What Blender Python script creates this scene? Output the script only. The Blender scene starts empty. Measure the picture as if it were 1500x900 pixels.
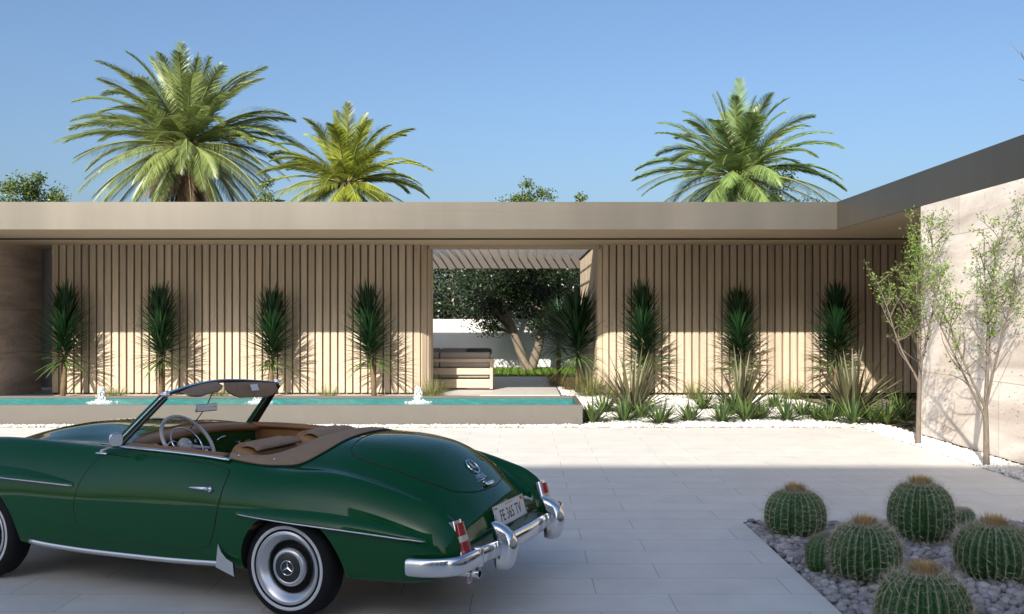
import bpy, math, random
import numpy as np
from mathutils import Vector, Matrix
from mathutils.bvhtree import BVHTree
R = math.radians
random.seed(7); rng = np.random.default_rng(7)
scn = bpy.context.scene
col = scn.collection

# ------------------------------------------------------------------ camera, sky, sun, exposure
cd = bpy.data.cameras.new("camera"); cam = bpy.data.objects.new("camera", cd); col.objects.link(cam)
cam.location = (0, 0, 1.73); cam.rotation_euler = (R(90), 0, 0)
cd.sensor_width = 36.0; cd.lens = 33.6
cd.shift_x = -13/1500; cd.shift_y = 14/1500
cd.clip_start = 0.05; cd.clip_end = 3000
scn.camera = cam
SUN = Vector((-.37, -1.0, .5656)).normalized()          # towards the sun
elev = math.asin(SUN.z)
w = bpy.data.worlds.new("World"); scn.world = w; w.use_nodes = True
wn = w.node_tree.nodes; wl = w.node_tree.links
sky = wn.new("ShaderNodeTexSky"); sky.sky_type = 'NISHITA'; sky.sun_disc = False
sky.sun_elevation = elev; sky.sun_rotation = math.atan2(SUN.x, SUN.y)
sky.air_density = 1.0; sky.dust_density = 3.5; sky.ozone_density = 4.5; sky.altitude = 0
bg = wn["Background"]; bg.inputs[1].default_value = 0.105
wl.new(sky.outputs[0], bg.inputs[0])
sd = bpy.data.lights.new("sun", 'SUN'); sd.energy = 4.9; sd.angle = R(0.5); sd.color = (1.0, .93, .82)
so = bpy.data.objects.new("sun", sd); col.objects.link(so)
so.rotation_euler = (-SUN).to_track_quat('-Z', 'Y').to_euler()
so.location = (-8, -30, 20)
scn.view_settings.view_transform = 'Standard'; scn.view_settings.look = 'None'
scn.view_settings.gamma = 1.0; scn.view_settings.exposure = 0.75
scn.render.engine = 'CYCLES'
scn.cycles.max_bounces = 8; scn.cycles.transparent_max_bounces = 12
scn.cycles.caustics_reflective = False; scn.cycles.caustics_refractive = False

# ------------------------------------------------------------------ materials
def mat(name, color=(.5, .5, .5), rough=.6, metal=0., noise=0., nscale=8., bump=0., bscale=40., stretch=None,
        coat=0., spec=.5, trans=0., col2=None, random_=0., detail=5., island=0., sheen=0., subsurf=0.):
    m = bpy.data.materials.new(name); m.use_nodes = True
    n = m.node_tree.nodes; l = m.node_tree.links; b = n["Principled BSDF"]
    b.inputs["Base Color"].default_value = (*color, 1); b.inputs["Roughness"].default_value = rough
    b.inputs["Metallic"].default_value = metal; b.inputs["Coat Weight"].default_value = coat
    b.inputs["Coat Roughness"].default_value = .03
    b.inputs["Specular IOR Level"].default_value = spec
    tc = n.new("ShaderNodeTexCoord"); mp = n.new("ShaderNodeMapping"); l.new(tc.outputs["Object"], mp.inputs[0])
    if stretch: mp.inputs["Scale"].default_value = stretch
    out = None
    if noise > 0 or col2:
        t = n.new("ShaderNodeTexNoise"); t.inputs["Scale"].default_value = nscale; t.inputs["Detail"].default_value = detail
        t.inputs["Roughness"].default_value = .65
        l.new(mp.outputs[0], t.inputs["Vector"])
        r = n.new("ShaderNodeMapRange"); r.inputs[1].default_value = .3; r.inputs[2].default_value = .7
        l.new(t.outputs["Fac"], r.inputs[0])
        mx = n.new("ShaderNodeMix"); mx.data_type = 'RGBA'
        c2 = col2 or tuple(c*(1-noise) for c in color)
        mx.inputs[6].default_value = (*color, 1); mx.inputs[7].default_value = (*c2, 1)
        l.new(r.outputs[0], mx.inputs[0]); out = mx.outputs[2]
    if island > 0:
        g = n.new("ShaderNodeNewGeometry"); r2 = n.new("ShaderNodeMapRange")
        r2.inputs[3].default_value = 1-island; r2.inputs[4].default_value = 1+island
        l.new(g.outputs["Random Per Island"], r2.inputs[0])
        hs = n.new("ShaderNodeHueSaturation"); hs.inputs["Color"].default_value = (*color, 1)
        if out: l.new(out, hs.inputs["Color"])
        l.new(r2.outputs[0], hs.inputs["Value"]); out = hs.outputs[0]
    if out: l.new(out, b.inputs["Base Color"])
    if bump > 0:
        t2 = n.new("ShaderNodeTexNoise"); t2.inputs["Scale"].default_value = bscale; t2.inputs["Detail"].default_value = 6
        l.new(mp.outputs[0], t2.inputs["Vector"])
        bp = n.new("ShaderNodeBump"); bp.inputs["Strength"].default_value = bump; bp.inputs["Distance"].default_value = .02
        l.new(t2.outputs["Fac"], bp.inputs["Height"]); l.new(bp.outputs[0], b.inputs["Normal"])
    return m

def leafmat(name, c1, c2, rough=.45, transl=.25, island=.35, nscale=3., spec=.4):
    """leaf: principled + translucent, colour varied per leaf"""
    m = bpy.data.materials.new(name); m.use_nodes = True
    n = m.node_tree.nodes; l = m.node_tree.links; b = n["Principled BSDF"]; o = n["Material Output"]
    g = n.new("ShaderNodeNewGeometry")
    mx = n.new("ShaderNodeMix"); mx.data_type = 'RGBA'
    mx.inputs[6].default_value = (*c1, 1); mx.inputs[7].default_value = (*c2, 1)
    l.new(g.outputs["Random Per Island"], mx.inputs[0])
    wn_ = n.new("ShaderNodeTexWhiteNoise"); wn_.noise_dimensions = '1D'; l.new(g.outputs["Random Per Island"], wn_.inputs["W"])
    mr = n.new("ShaderNodeMapRange"); mr.inputs[3].default_value = 1-island; mr.inputs[4].default_value = 1+island
    l.new(wn_.outputs["Value"], mr.inputs[0])
    hs = n.new("ShaderNodeHueSaturation"); l.new(mx.outputs[2], hs.inputs["Color"]); l.new(mr.outputs[0], hs.inputs["Value"])
    l.new(hs.outputs[0], b.inputs["Base Color"]); b.inputs["Roughness"].default_value = rough
    b.inputs["Specular IOR Level"].default_value = spec
    tr = n.new("ShaderNodeBsdfTranslucent"); l.new(hs.outputs[0], tr.inputs[0])
    ms = n.new("ShaderNodeMixShader"); ms.inputs[0].default_value = transl
    l.new(b.outputs[0], ms.inputs[1]); l.new(tr.outputs[0], ms.inputs[2]); l.new(ms.outputs[0], o.inputs[0])
    return m

def nodes(m): return m.node_tree.nodes, m.node_tree.links, m.node_tree.nodes["Principled BSDF"]

def paving_mat():
    m = mat("paving", (.6, .575, .53), .55); n, l, b = nodes(m)
    tc = n.new("ShaderNodeTexCoord"); br = n.new("ShaderNodeTexBrick")
    br.offset = .37; br.offset_frequency = 2
    br.inputs["Color1"].default_value = (.77, .74, .68, 1); br.inputs["Color2"].default_value = (.735, .705, .645, 1)
    br.inputs["Mortar"].default_value = (.40, .38, .35, 1)
    br.inputs["Scale"].default_value = 1.; br.inputs["Mortar Size"].default_value = .0035; br.inputs["Mortar Smooth"].default_value = .4
    br.inputs["Bias"].default_value = -.1
    br.inputs["Brick Width"].default_value = 1.22; br.inputs["Row Height"].default_value = .365
    mp = n.new("ShaderNodeMapping"); mp.inputs["Location"].default_value = (.3, -.12, 0)
    l.new(tc.outputs["Object"], mp.inputs[0]); l.new(mp.outputs[0], br.inputs["Vector"])
    t = n.new("ShaderNodeTexNoise"); t.inputs["Scale"].default_value = 2.2; t.inputs["Detail"].default_value = 8; t.inputs["Roughness"].default_value = .7
    l.new(tc.outputs["Object"], t.inputs["Vector"])
    mr = n.new("ShaderNodeMapRange"); mr.inputs[1].default_value = .3; mr.inputs[2].default_value = .75; mr.inputs[3].default_value = .87; mr.inputs[4].default_value = 1.06
    l.new(t.outputs["Fac"], mr.inputs[0])
    # fine travertine pits and scratches, stretched along the slabs
    mp2 = n.new("ShaderNodeMapping"); mp2.inputs["Scale"].default_value = (7, 26, 1); l.new(tc.outputs["Object"], mp2.inputs[0])
    t2 = n.new("ShaderNodeTexNoise"); t2.inputs["Scale"].default_value = 1.; t2.inputs["Detail"].default_value = 6; t2.inputs["Roughness"].default_value = .75
    l.new(mp2.outputs[0], t2.inputs["Vector"])
    mr2 = n.new("ShaderNodeMapRange"); mr2.inputs[1].default_value = .28; mr2.inputs[2].default_value = .40; mr2.inputs[3].default_value = .80; mr2.inputs[4].default_value = 1.
    l.new(t2.outputs["Fac"], mr2.inputs[0])
    mu = n.new("ShaderNodeMath"); mu.operation = 'MULTIPLY'; l.new(mr.outputs[0], mu.inputs[0]); l.new(mr2.outputs[0], mu.inputs[1])
    hs = n.new("ShaderNodeHueSaturation"); l.new(br.outputs["Color"], hs.inputs["Color"]); l.new(mu.outputs[0], hs.inputs["Value"])
    l.new(hs.outputs[0], b.inputs["Base Color"])
    bp = n.new("ShaderNodeBump"); bp.inputs["Strength"].default_value = .25; bp.inputs["Distance"].default_value = .004
    l.new(br.outputs["Fac"], bp.inputs["Height"]); bp.invert = True; l.new(bp.outputs[0], b.inputs["Normal"])
    b.inputs["Roughness"].default_value = .5
    return m

def travertine_mat(name, c1, c2, axis='Y'):
    m = mat(name, c1, .7); n, l, b = nodes(m)
    tc = n.new("ShaderNodeTexCoord")
    sp = n.new("ShaderNodeSeparateXYZ"); cb = n.new("ShaderNodeCombineXYZ"); l.new(tc.outputs["Object"], sp.inputs[0])
    l.new(sp.outputs[axis], cb.inputs[0]); l.new(sp.outputs["Z"], cb.inputs[1])
    mp = n.new("ShaderNodeMapping"); mp.inputs["Scale"].default_value = (.55, 2.6, 1); l.new(cb.outputs[0], mp.inputs[0])
    t = n.new("ShaderNodeTexNoise"); t.inputs["Scale"].default_value = 1.1; t.inputs["Detail"].default_value = 9; t.inputs["Roughness"].default_value = .62; t.inputs["Distortion"].default_value = .6
    l.new(mp.outputs[0], t.inputs["Vector"])
    cr = n.new("ShaderNodeValToRGB"); e = cr.color_ramp.elements
    e[0].position = .36; e[0].color = (*c2, 1); e[1].position = .60; e[1].color = (*c1, 1)
    l.new(t.outputs["Fac"], cr.inputs[0])
    # pits
    mp2 = n.new("ShaderNodeMapping"); mp2.inputs["Scale"].default_value = (15, 34, 1); l.new(cb.outputs[0], mp2.inputs[0])
    t2 = n.new("ShaderNodeTexNoise"); t2.inputs["Scale"].default_value = 1.; t2.inputs["Detail"].default_value = 3
    l.new(mp2.outputs[0], t2.inputs["Vector"])
    t3 = n.new("ShaderNodeTexNoise"); t3.inputs["Scale"].default_value = .8; l.new(mp.outputs[0], t3.inputs["Vector"])
    ad = n.new("ShaderNodeMath"); ad.operation = 'MULTIPLY_ADD'; l.new(t3.outputs["Fac"], ad.inputs[0]); ad.inputs[1].default_value = .42; l.new(t2.outputs["Fac"], ad.inputs[2])
    mr = n.new("ShaderNodeMapRange"); mr.inputs[1].default_value = .525; mr.inputs[2].default_value = .575; mr.inputs[3].default_value = .5; mr.inputs[4].default_value = 1
    l.new(ad.outputs[0], mr.inputs[0])
    br = n.new("ShaderNodeTexBrick"); br.offset = .5
    br.inputs["Scale"].default_value = 1; br.inputs["Brick Width"].default_value = 2.1; br.inputs["Row Height"].default_value = .94
    br.inputs["Mortar Size"].default_value = .005; br.inputs["Mortar Smooth"].default_value = .2
    br.inputs["Color1"].default_value = (1, 1, 1, 1); br.inputs["Color2"].default_value = (.9, .9, .9, 1); br.inputs["Mortar"].default_value = (.5, .48, .45, 1)
    l.new(cb.outputs[0], br.inputs["Vector"])
    mx = n.new("ShaderNodeMix"); mx.data_type = 'RGBA'; mx.blend_type = 'MULTIPLY'; mx.inputs[0].default_value = 1
    l.new(cr.outputs[0], mx.inputs[6]); l.new(br.outputs["Color"], mx.inputs[7])
    hs = n.new("ShaderNodeHueSaturation"); l.new(mx.outputs[2], hs.inputs["Color"]); l.new(mr.outputs[0], hs.inputs["Value"])
    l.new(hs.outputs[0], b.inputs["Base Color"])
    bp = n.new("ShaderNodeBump"); bp.inputs["Strength"].default_value = .5; bp.inputs["Distance"].default_value = .01
    l.new(mr.outputs[0], bp.inputs["Height"]); l.new(bp.outputs[0], b.inputs["Normal"])
    return m

def water_mat():
    m = bpy.data.materials.new("pool_water"); m.use_nodes = True
    n = m.node_tree.nodes; l = m.node_tree.links; n.remove(n["Principled BSDF"]); o = n["Material Output"]
    tc = n.new("ShaderNodeTexCoord")
    t = n.new("ShaderNodeTexNoise"); t.inputs["Scale"].default_value = 5.5; t.inputs["Detail"].default_value = 4; t.inputs["Distortion"].default_value = .8
    l.new(tc.outputs["Object"], t.inputs["Vector"])
    bp = n.new("ShaderNodeBump"); bp.inputs["Strength"].default_value = .8; bp.inputs["Distance"].default_value = .06; l.new(t.outputs["Fac"], bp.inputs["Height"])
    tr = n.new("ShaderNodeBsdfTransparent"); tr.inputs[0].default_value = (.55, .93, .92, 1)
    gl = n.new("ShaderNodeBsdfGlossy"); gl.inputs["Roughness"].default_value = .03; l.new(bp.outputs[0], gl.inputs["Normal"])
    fr = n.new("ShaderNodeFresnel"); fr.inputs[0].default_value = 1.33; l.new(bp.outputs[0], fr.inputs["Normal"])
    mu = n.new("ShaderNodeMath"); mu.operation = 'MULTIPLY'; mu.inputs[1].default_value = .7; l.new(fr.outputs[0], mu.inputs[0])
    ms = n.new("ShaderNodeMixShader"); l.new(mu.outputs[0], ms.inputs[0]); l.new(tr.outputs[0], ms.inputs[1]); l.new(gl.outputs[0], ms.inputs[2])
    l.new(ms.outputs[0], o.inputs[0]); return m

def glass_mat():
    m = bpy.data.materials.new("windscreen_glass"); m.use_nodes = True
    n = m.node_tree.nodes; l = m.node_tree.links; n.remove(n["Principled BSDF"]); o = n["Material Output"]
    tr = n.new("ShaderNodeBsdfTransparent"); tr.inputs[0].default_value = (.95, .97, .96, 1)
    gl = n.new("ShaderNodeBsdfGlossy"); gl.inputs["Roughness"].default_value = .0
    ms = n.new("ShaderNodeMixShader"); ms.inputs[0].default_value = .05; l.new(tr.outputs[0], ms.inputs[1]); l.new(gl.outputs[0], ms.inputs[2])
    l.new(ms.outputs[0], o.inputs[0]); return m

def metal_fascia():
    m = mat("champagne_metal", (.112, .102, .087), .38, .6); n, l, b = nodes(m)
    tc = n.new("ShaderNodeTexCoord"); mp = n.new("ShaderNodeMapping"); mp.inputs["Scale"].default_value = (.6, .6, 60)
    l.new(tc.outputs["Object"], mp.inputs[0])
    t = n.new("ShaderNodeTexNoise"); t.inputs["Scale"].default_value = 1.5; t.inputs["Detail"].default_value = 5; l.new(mp.outputs[0], t.inputs["Vector"])
    mr = n.new("ShaderNodeMapRange"); mr.inputs[3].default_value = .33; mr.inputs[4].default_value = .5; l.new(t.outputs["Fac"], mr.inputs[0]); l.new(mr.outputs[0], b.inputs["Roughness"])
    mp3 = n.new("ShaderNodeMapping"); mp3.inputs["Scale"].default_value = (1.3, 1.3, .12); l.new(tc.outputs["Object"], mp3.inputs[0])
    t3 = n.new("ShaderNodeTexNoise"); t3.inputs["Scale"].default_value = 1.; t3.inputs["Detail"].default_value = 4; l.new(mp3.outputs[0], t3.inputs["Vector"])  # vertical streaks in the colour stand in for soft reflections
    mr3 = n.new("ShaderNodeMapRange"); mr3.inputs[1].default_value = .3; mr3.inputs[2].default_value = .7; mr3.inputs[3].default_value = .86; mr3.inputs[4].default_value = 1.1; l.new(t3.outputs["Fac"], mr3.inputs[0])
    hs = n.new("ShaderNodeHueSaturation"); hs.inputs["Color"].default_value = b.inputs["Base Color"].default_value; l.new(mr3.outputs[0], hs.inputs["Value"]); l.new(hs.outputs[0], b.inputs["Base Color"])
    return m

M = {}
M['paving'] = paving_mat()
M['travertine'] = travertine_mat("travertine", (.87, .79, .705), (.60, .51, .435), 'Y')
M['travertine_shade'] = travertine_mat("shaded_travertine", (.66, .53, .45), (.44, .33, .27), 'Y')  # travertine copy with the end wall's shade painted in as darker brown
M['wood'] = mat("slat_wood", (.53, .432, .318), .6, noise=.25, nscale=2.2, stretch=(9, 9, .45), island=.15, bump=.05, bscale=30)
M['wood_back'] = mat("slat_backing", (.21, .165, .12), .7, noise=.3, nscale=3)  # wood darkened to paint shade into the gaps between slats
M['soffit'] = mat("soffit_board", (.50, .40, .29), .6, noise=.12, nscale=2, stretch=(.3, 6, 6))
M['fascia'] = metal_fascia()
M['dark'] = mat("dark_gap", (.03, .027, .024), .8)  # near black for seams, also painted shade at soffit groove and wall foot
M['darkmetal'] = mat("dark_bronze", (.075, .065, .055), .5, .3)
M['white'] = mat("white_render", (.74, .73, .71), .8, noise=.06, nscale=3, bump=.12, bscale=60)
M['louver'] = mat("louver_paint", (.78, .76, .72), .5)
M['concrete'] = mat("pool_render", (.12, .11, .096), .75, noise=.12, nscale=2.5, bump=.08, bscale=50)
M['tile'] = mat("pool_tile", (.14, .66, .66), .4, noise=.25, nscale=12)
M['water'] = water_mat()
M['foam'] = mat("foam", (.85, .87, .87), .25, island=.1)
M['spray'] = mat("water_spray", (.8, .84, .85), .15)
_n, _l, _b = M['spray'].node_tree.nodes, M['spray'].node_tree.links, M['spray'].node_tree.nodes["Principled BSDF"]
_b.inputs["Alpha"].default_value = .55
M['gravelbase'] = mat("gravel_base", (.62, .59, .55), .9, noise=.35, nscale=30)
M['stone_w'] = mat("white_stone", (.72, .69, .645), .8, island=.16, noise=.12, nscale=25)
M['stone_g'] = mat("grey_stone", (.38, .365, .37), .75, island=.4, noise=.3, nscale=22, bump=.25, bscale=60)
M['greybase'] = mat("grey_base", (.10, .10, .10), .95, noise=.3, nscale=30)
M['soil'] = mat("soil", (.30, .25, .19), .95, noise=.4, nscale=.7, bump=.3, bscale=8)
M['yucca'] = leafmat("yucca_leaf", (.010, .042, .015), (.022, .068, .022), .38, .18, .35)
M['yucca_low'] = leafmat("yucca_low_leaf", (.05, .11, .03), (.13, .19, .06), .45, .25, .3)
M['phormium'] = leafmat("phormium_leaf", (.185, .19, .095), (.075, .065, .04), .45, .2, .45)
M['rosette'] = leafmat("rosette_leaf", (.034, .066, .028), (.11, .165, .042), .45, .2, .4)
M['grass'] = leafmat("grass_blade", (.11, .16, .035), (.25, .22, .08), .5, .3, .3)
M['drygrass'] = leafmat("dry_grass_blade", (.16, .13, .05), (.26, .15, .07), .5, .3, .3)
M['lawn'] = leafmat("lawn_blade", (.09, .17, .02), (.14, .24, .03), .5, .3, .3)
M['bark'] = mat("bark", (.22, .18, .135), .9, noise=.4, nscale=9, stretch=(3, 3, .8), bump=.6, bscale=18)
M['bark_pale'] = mat("pale_bark", (.20, .165, .13), .9, noise=.45, nscale=14, stretch=(3, 3, .6), bump=.5, bscale=25)
M['bark_yucca'] = mat("yucca_bark", (.22, .155, .09), .9, noise=.5, nscale=10, stretch=(1, 1, 5), bump=.8, bscale=15)
M['leaf_small'] = leafmat("small_leaf", (.10, .19, .03), (.21, .30, .06), .5, .3, .35)
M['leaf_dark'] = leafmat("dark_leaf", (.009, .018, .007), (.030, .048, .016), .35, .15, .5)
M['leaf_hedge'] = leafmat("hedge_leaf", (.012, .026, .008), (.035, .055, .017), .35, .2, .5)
M['leaf_bush'] = leafmat("bush_leaf", (.07, .12, .035), (.15, .20, .06), .4, .25, .4)
M['palm'] = leafmat("palm_leaflet", (.16, .225, .06), (.25, .305, .10), .36, .25, .5, spec=.6)
M['palm_b'] = leafmat("yellow_palm_leaflet", (.20, .26, .025), (.33, .36, .05), .38, .35, .5, spec=.5)
M['palm_c'] = leafmat("green_palm_leaflet", (.11, .20, .05), (.22, .30, .095), .34, .22, .5, spec=.6)
M['palm_dead'] = leafmat("dead_palm_leaflet", (.20, .145, .09), (.28, .20, .13), .7, .2, .3)
M['rachis'] = mat("palm_rachis", (.24, .25, .09), .5)
M['palmtrunk'] = mat("palm_trunk", (.17, .125, .085), .9, noise=.5, nscale=6, bump=.8, bscale=10)
M['cactus'] = mat("cactus_skin", (.035, .125, .035), .45, noise=.3, nscale=12)
M['ridge'] = mat("cactus_ridge", (.24, .27, .12), .7, noise=.35, nscale=60)
M['spine'] = mat("cactus_spine", (.50, .45, .36), .6, island=.2)
M['tuft'] = mat("cactus_tuft", (.52, .36, .15), .7, island=.35)
M['cushion'] = mat("sofa_fabric", (.40, .36, .32), .9, noise=.15, nscale=40, bump=.2, bscale=150)
M['blackfab'] = mat("black_fabric", (.03, .03, .033), .6)
M['timber'] = mat("sofa_timber", (.60, .49, .35), .6, noise=.15, nscale=3, stretch=(.6, 8, 8))
# car
M['paint'] = mat("green_paint", (.001, .070, .019), .035, .0, spec=.36)
M['chrome'] = mat("chrome", (.78, .78, .79), .10, 1.)
M['satin'] = mat("satin_chrome", (.62, .62, .63), .28, 1.)
M['rubber'] = mat("tyre_rubber", (.010, .010, .011), .75, noise=.2, nscale=30, spec=.25)
M['blackp'] = mat("black_enamel", (.008, .009, .010), .25, coat=.5)
M['archin'] = mat("arch_black", (.008, .008, .008), .9)
M['whitewall'] = mat("whitewall", (.62, .62, .63), .5)
M['leather'] = mat("brown_leather", (.32, .15, .05), .42, noise=.2, nscale=6, bump=.06, bscale=120)
M['cloth'] = mat("brown_cloth", (.35, .235, .15), .9, noise=.2, nscale=30, bump=.25, bscale=120)
M['carpet'] = mat("car_carpet", (.05, .028, .015), .95)
M['redlens'] = mat("red_lens", (.32, .008, .012), .12, coat=1.)
M['clearlens'] = mat("clear_lens", (.55, .50, .42), .12, coat=1.)
M['plate'] = mat("plate_white", (.72, .72, .70), .4)
M['ink'] = mat("black_ink", (.012, .012, .014), .5)
M['redink'] = mat("red_ink", (.6, .06, .04), .5)
M['glass'] = glass_mat()
M['mirror'] = mat("mirror_glass", (.9, .9, .9), .02, 1.)
M['ivory'] = mat("ivory_wheel", (.50, .49, .46), .3, coat=.4)
M['gauge'] = mat("gauge_face", (.012, .012, .012), .3, coat=.5)
M['sticker'] = mat("white_label", (.85, .85, .83), .6)

# ------------------------------------------------------------------ helpers
class MB:
    def __init__(s): s.v = []; s.f = []; s.m = []; s.cur = 0
    def add(s, vs, fs):
        o = len(s.v); s.v.extend([tuple(p) for p in vs]); s.f.extend([tuple(i+o for i in f) for f in fs]); s.m.extend([s.cur]*len(fs))
    def box(s, x0, x1, y0, y1, z0, z1):
        s.add([(x0,y0,z0),(x1,y0,z0),(x1,y1,z0),(x0,y1,z0),(x0,y0,z1),(x1,y0,z1),(x1,y1,z1),(x0,y1,z1)],
              [(3,2,1,0),(4,5,6,7),(0,1,5,4),(1,2,6,5),(2,3,7,6),(3,0,4,7)])
    def obox(s, c, ax, ay, az):
        c = Vector(c); ax = Vector(ax); ay = Vector(ay); az = Vector(az); vs = []
        for k in (-1, 1):
            for i, j in ((-1,-1),(1,-1),(1,1),(-1,1)): vs.append(c+ax*i+ay*j+az*k)
        s.add(vs, [(3,2,1,0),(4,5,6,7),(0,1,5,4),(1,2,6,5),(2,3,7,6),(3,0,4,7)])
    def tube(s, pts, rad, n=8, cap=True, sx=1., sy=1., up=None):
        pts = [Vector(p) for p in pts]; k = len(pts)
        rad = rad if hasattr(rad, '__len__') else [rad]*k
        vs = []; prev = None
        for i, p in enumerate(pts):
            t = (pts[min(i+1,k-1)]-pts[max(i-1,0)]).normalized()
            if up is not None: u = Vector(up)
            elif prev is None: u = Vector((0,0,1)) if abs(t.z) < .9 else Vector((1,0,0))
            else: u = prev
            a = (u-t*u.dot(t))
            if a.length < 1e-6: a = t.orthogonal()
            a.normalize(); prev = a; b = t.cross(a)
            for j in range(n):
                th = 2*math.pi*j/n
                vs.append(p+(b*math.cos(th)*sx+a*math.sin(th)*sy)*rad[i])
        fs = []
        for i in range(k-1):
            for j in range(n):
                j2 = (j+1) % n; fs.append((i*n+j, i*n+j2, (i+1)*n+j2, (i+1)*n+j))
        if cap: fs.append(tuple(reversed(range(n)))); fs.append(tuple((k-1)*n+j for j in range(n)))
        s.add(vs, fs)
    def lathe(s, prof, n=48, c=(0,0,0), axis='y', closed=False):
        """prof: list of (r, h); h along axis"""
        vs = []
        for r, h in prof:
            for j in range(n):
                th = 2*math.pi*j/n; a, b = r*math.cos(th), r*math.sin(th)
                p = (a, h, b) if axis == 'y' else ((a, b, h) if axis == 'z' else (h, a, b))
                vs.append((p[0]+c[0], p[1]+c[1], p[2]+c[2]))
        fs = []
        for i in range(len(prof)-1):
            for j in range(n):
                j2 = (j+1) % n
                fs.append((i*n+j, (i+1)*n+j, (i+1)*n+j2, i*n+j2))
        if closed:
            fs.append(tuple(range(n))); fs.append(tuple(reversed([(len(prof)-1)*n+j for j in range(n)])))
        s.add(vs, fs)
    def grid(s, rows, closev=False):
        nr, nc = len(rows), len(rows[0]); vs = [p for r in rows for p in r]; fs = []
        for i in range(nr-1):
            for j in range(nc if closev else nc-1):
                j2 = (j+1) % nc; fs.append((i*nc+j, i*nc+j2, (i+1)*nc+j2, (i+1)*nc+j))
        s.add(vs, fs)
    def blade(s, p, d, L, wd, segs=4, droop=.3, side=None, taper=.0, wob=0., base=.55, fold=0.):
        p = Vector(p); d = Vector(d).normalized()
        sd_ = Vector(side).normalized() if side is not None else d.cross(Vector((0,0,1)))
        if sd_.length < 1e-4: sd_ = Vector((1,0,0))
        sd_.normalize(); vs = []; st = L/segs
        for i in range(segs+1):
            t = i/segs
            ww = wd*(base+(1-base)*min(1, t*3))*(1-t**1.7)*.5 if i < segs else 0
            if i == segs: vs.append(p.copy())
            elif fold:
                nn = sd_.cross(d).normalized()
                vs += [p-sd_*ww-nn*ww*fold*-1, p.copy(), p+sd_*ww+nn*ww*fold]
            else: vs += [p-sd_*ww, p+sd_*ww]
            d = (d+Vector((random.uniform(-wob,wob), random.uniform(-wob,wob), -droop/segs))).normalized()
            p = p+d*st
        k = 3 if fold else 2; fs = []
        for i in range(segs):
            a = i*k
            if i == segs-1:
                tip = segs*k
                if fold: fs += [(a,a+1,tip),(a+1,a+2,tip)]
                else: fs.append((a,a+1,tip))
            else:
                b = a+k
                for q in range(k-1): fs.append((a+q,a+q+1,b+q+1,b+q))
        s.add(vs, fs)
    def leaf(s, p, d, nrm, L, W):
        p = Vector(p); d = Vector(d).normalized(); sd_ = d.cross(nrm)
        if sd_.length < 1e-4: sd_ = d.orthogonal()
        sd_.normalize()
        s.add([p, p+d*L*.5+sd_*W*.5, p+d*L, p+d*L*.5-sd_*W*.5], [(0,1,2,3)])
    def build(s, name, m, parent=None, smooth=False, angle=None, loc=None):
        me = bpy.data.meshes.new(name); me.from_pydata(s.v, [], s.f)
        ms = m if isinstance(m, (list, tuple)) else [m]
        for x in ms: me.materials.append(x)
        if len(ms) > 1: me.polygons.foreach_set("material_index", s.m)
        if smooth: me.polygons.foreach_set("use_smooth", [True]*len(s.f))
        me.update()
        if angle: me.set_sharp_from_angle(angle=R(angle))
        o = bpy.data.objects.new(name, me); col.objects.link(o)
        if parent: o.parent = parent
        if loc: o.location = loc
        return o

def bevel(o, wd=.01, seg=2):
    b = o.modifiers.new("bevel", 'BEVEL'); b.width = wd; b.segments = seg; b.limit_method = 'ANGLE'; b.angle_limit = R(40); return o
def tag(o, label=None, cat=None, group=None, kind=None):
    if label: o['label'] = label
    if cat: o['category'] = cat
    if group: o['group'] = group
    if kind: o['kind'] = kind
    return o
def empty(name, loc=(0,0,0), rz=0, **k):
    o = bpy.data.objects.new(name, None); col.objects.link(o); o.location = loc; o.rotation_euler = (0,0,rz)
    o.empty_display_size = .2
    return tag(o, **k)
def copy_tree(o, parent=None):
    c = o.copy(); col.objects.link(c)
    if parent: c.parent = parent
    for ch in list(o.children): copy_tree(ch, c)
    return c
def struct(o): o['kind'] = 'structure'; return o
def plane(name, rects, z, m):
    b = MB()
    for x0,x1,y0,y1 in rects: b.add([(x0,y0,z),(x1,y0,z),(x1,y1,z),(x0,y1,z)], [(0,1,2,3)])
    return struct(b.build(name, m))

# ------------------------------------------------------------------ ground
plane("ground", [(-1500,1500,-1500,1500)], -.09, M['soil'])
plane("paving", [(-30,1.87,-13.99,8.05), (1.87,5.3,8.05,14.9), (-30,1.87,8.05,14.9)], 0, M['paving'])
plane("gravel_bed", [(1.87,5.3,-6,8.05)], -.05, M['greybase'])
plane("gravel_ground", [(5.3,5.78,-14,14.9), (-30,5.78,14.9,20.98)], -.012, M['gravelbase'])
pp = MB(); pp.box(-9,.86,20.99,27.5,-.05,.004); struct(pp.build("patio", mat("patio_slab", (.60,.57,.53), .6, noise=.1, nscale=3)))
plane("courtyard_ground", [(.87,1.66,20.99,27.5)], -.01, M['greybase'])

# ------------------------------------------------------------------ house
ZS, ZT = 3.327, 3.826; YF, YW, YB = 17.47, 20.9, 27.3
XW = 5.78; XL, XO, XR = -10.27, -1.96, 1.67
house = empty("house", (0, YW, 0), label="low flat roofed house with slatted timber walls and a wide metal fascia", cat="house")
def H(o): o.parent = house; o.matrix_parent_inverse = Matrix.Translation((0, -YW, 0)); return o
r = MB()
XP = -4.6; r.box(-16, XP, YF+.03, YB, ZS+.03, ZT-.02); r.box(XR, 16, YF+.03, YB, ZS+.03, ZT-.02)
r.box(XP+.001, XR-.001, YF+.03, YW+.3, ZS+.03, ZT-.02); r.box(XP+.001, XR-.001, YB-.3, YB, 3.10, ZT-.02)
r.box(XW+.03, 16, -14, YF+.028, ZS+.03, ZT-.02)
roof = H(r.build("roof", M['darkmetal']))
fa = MB(); fa.box(-16, XW+.03, YF, YF+.03, ZS-.004, ZT); fa.box(XW, XW+.03, -14, YF-.001, ZS-.004, ZT)
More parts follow.
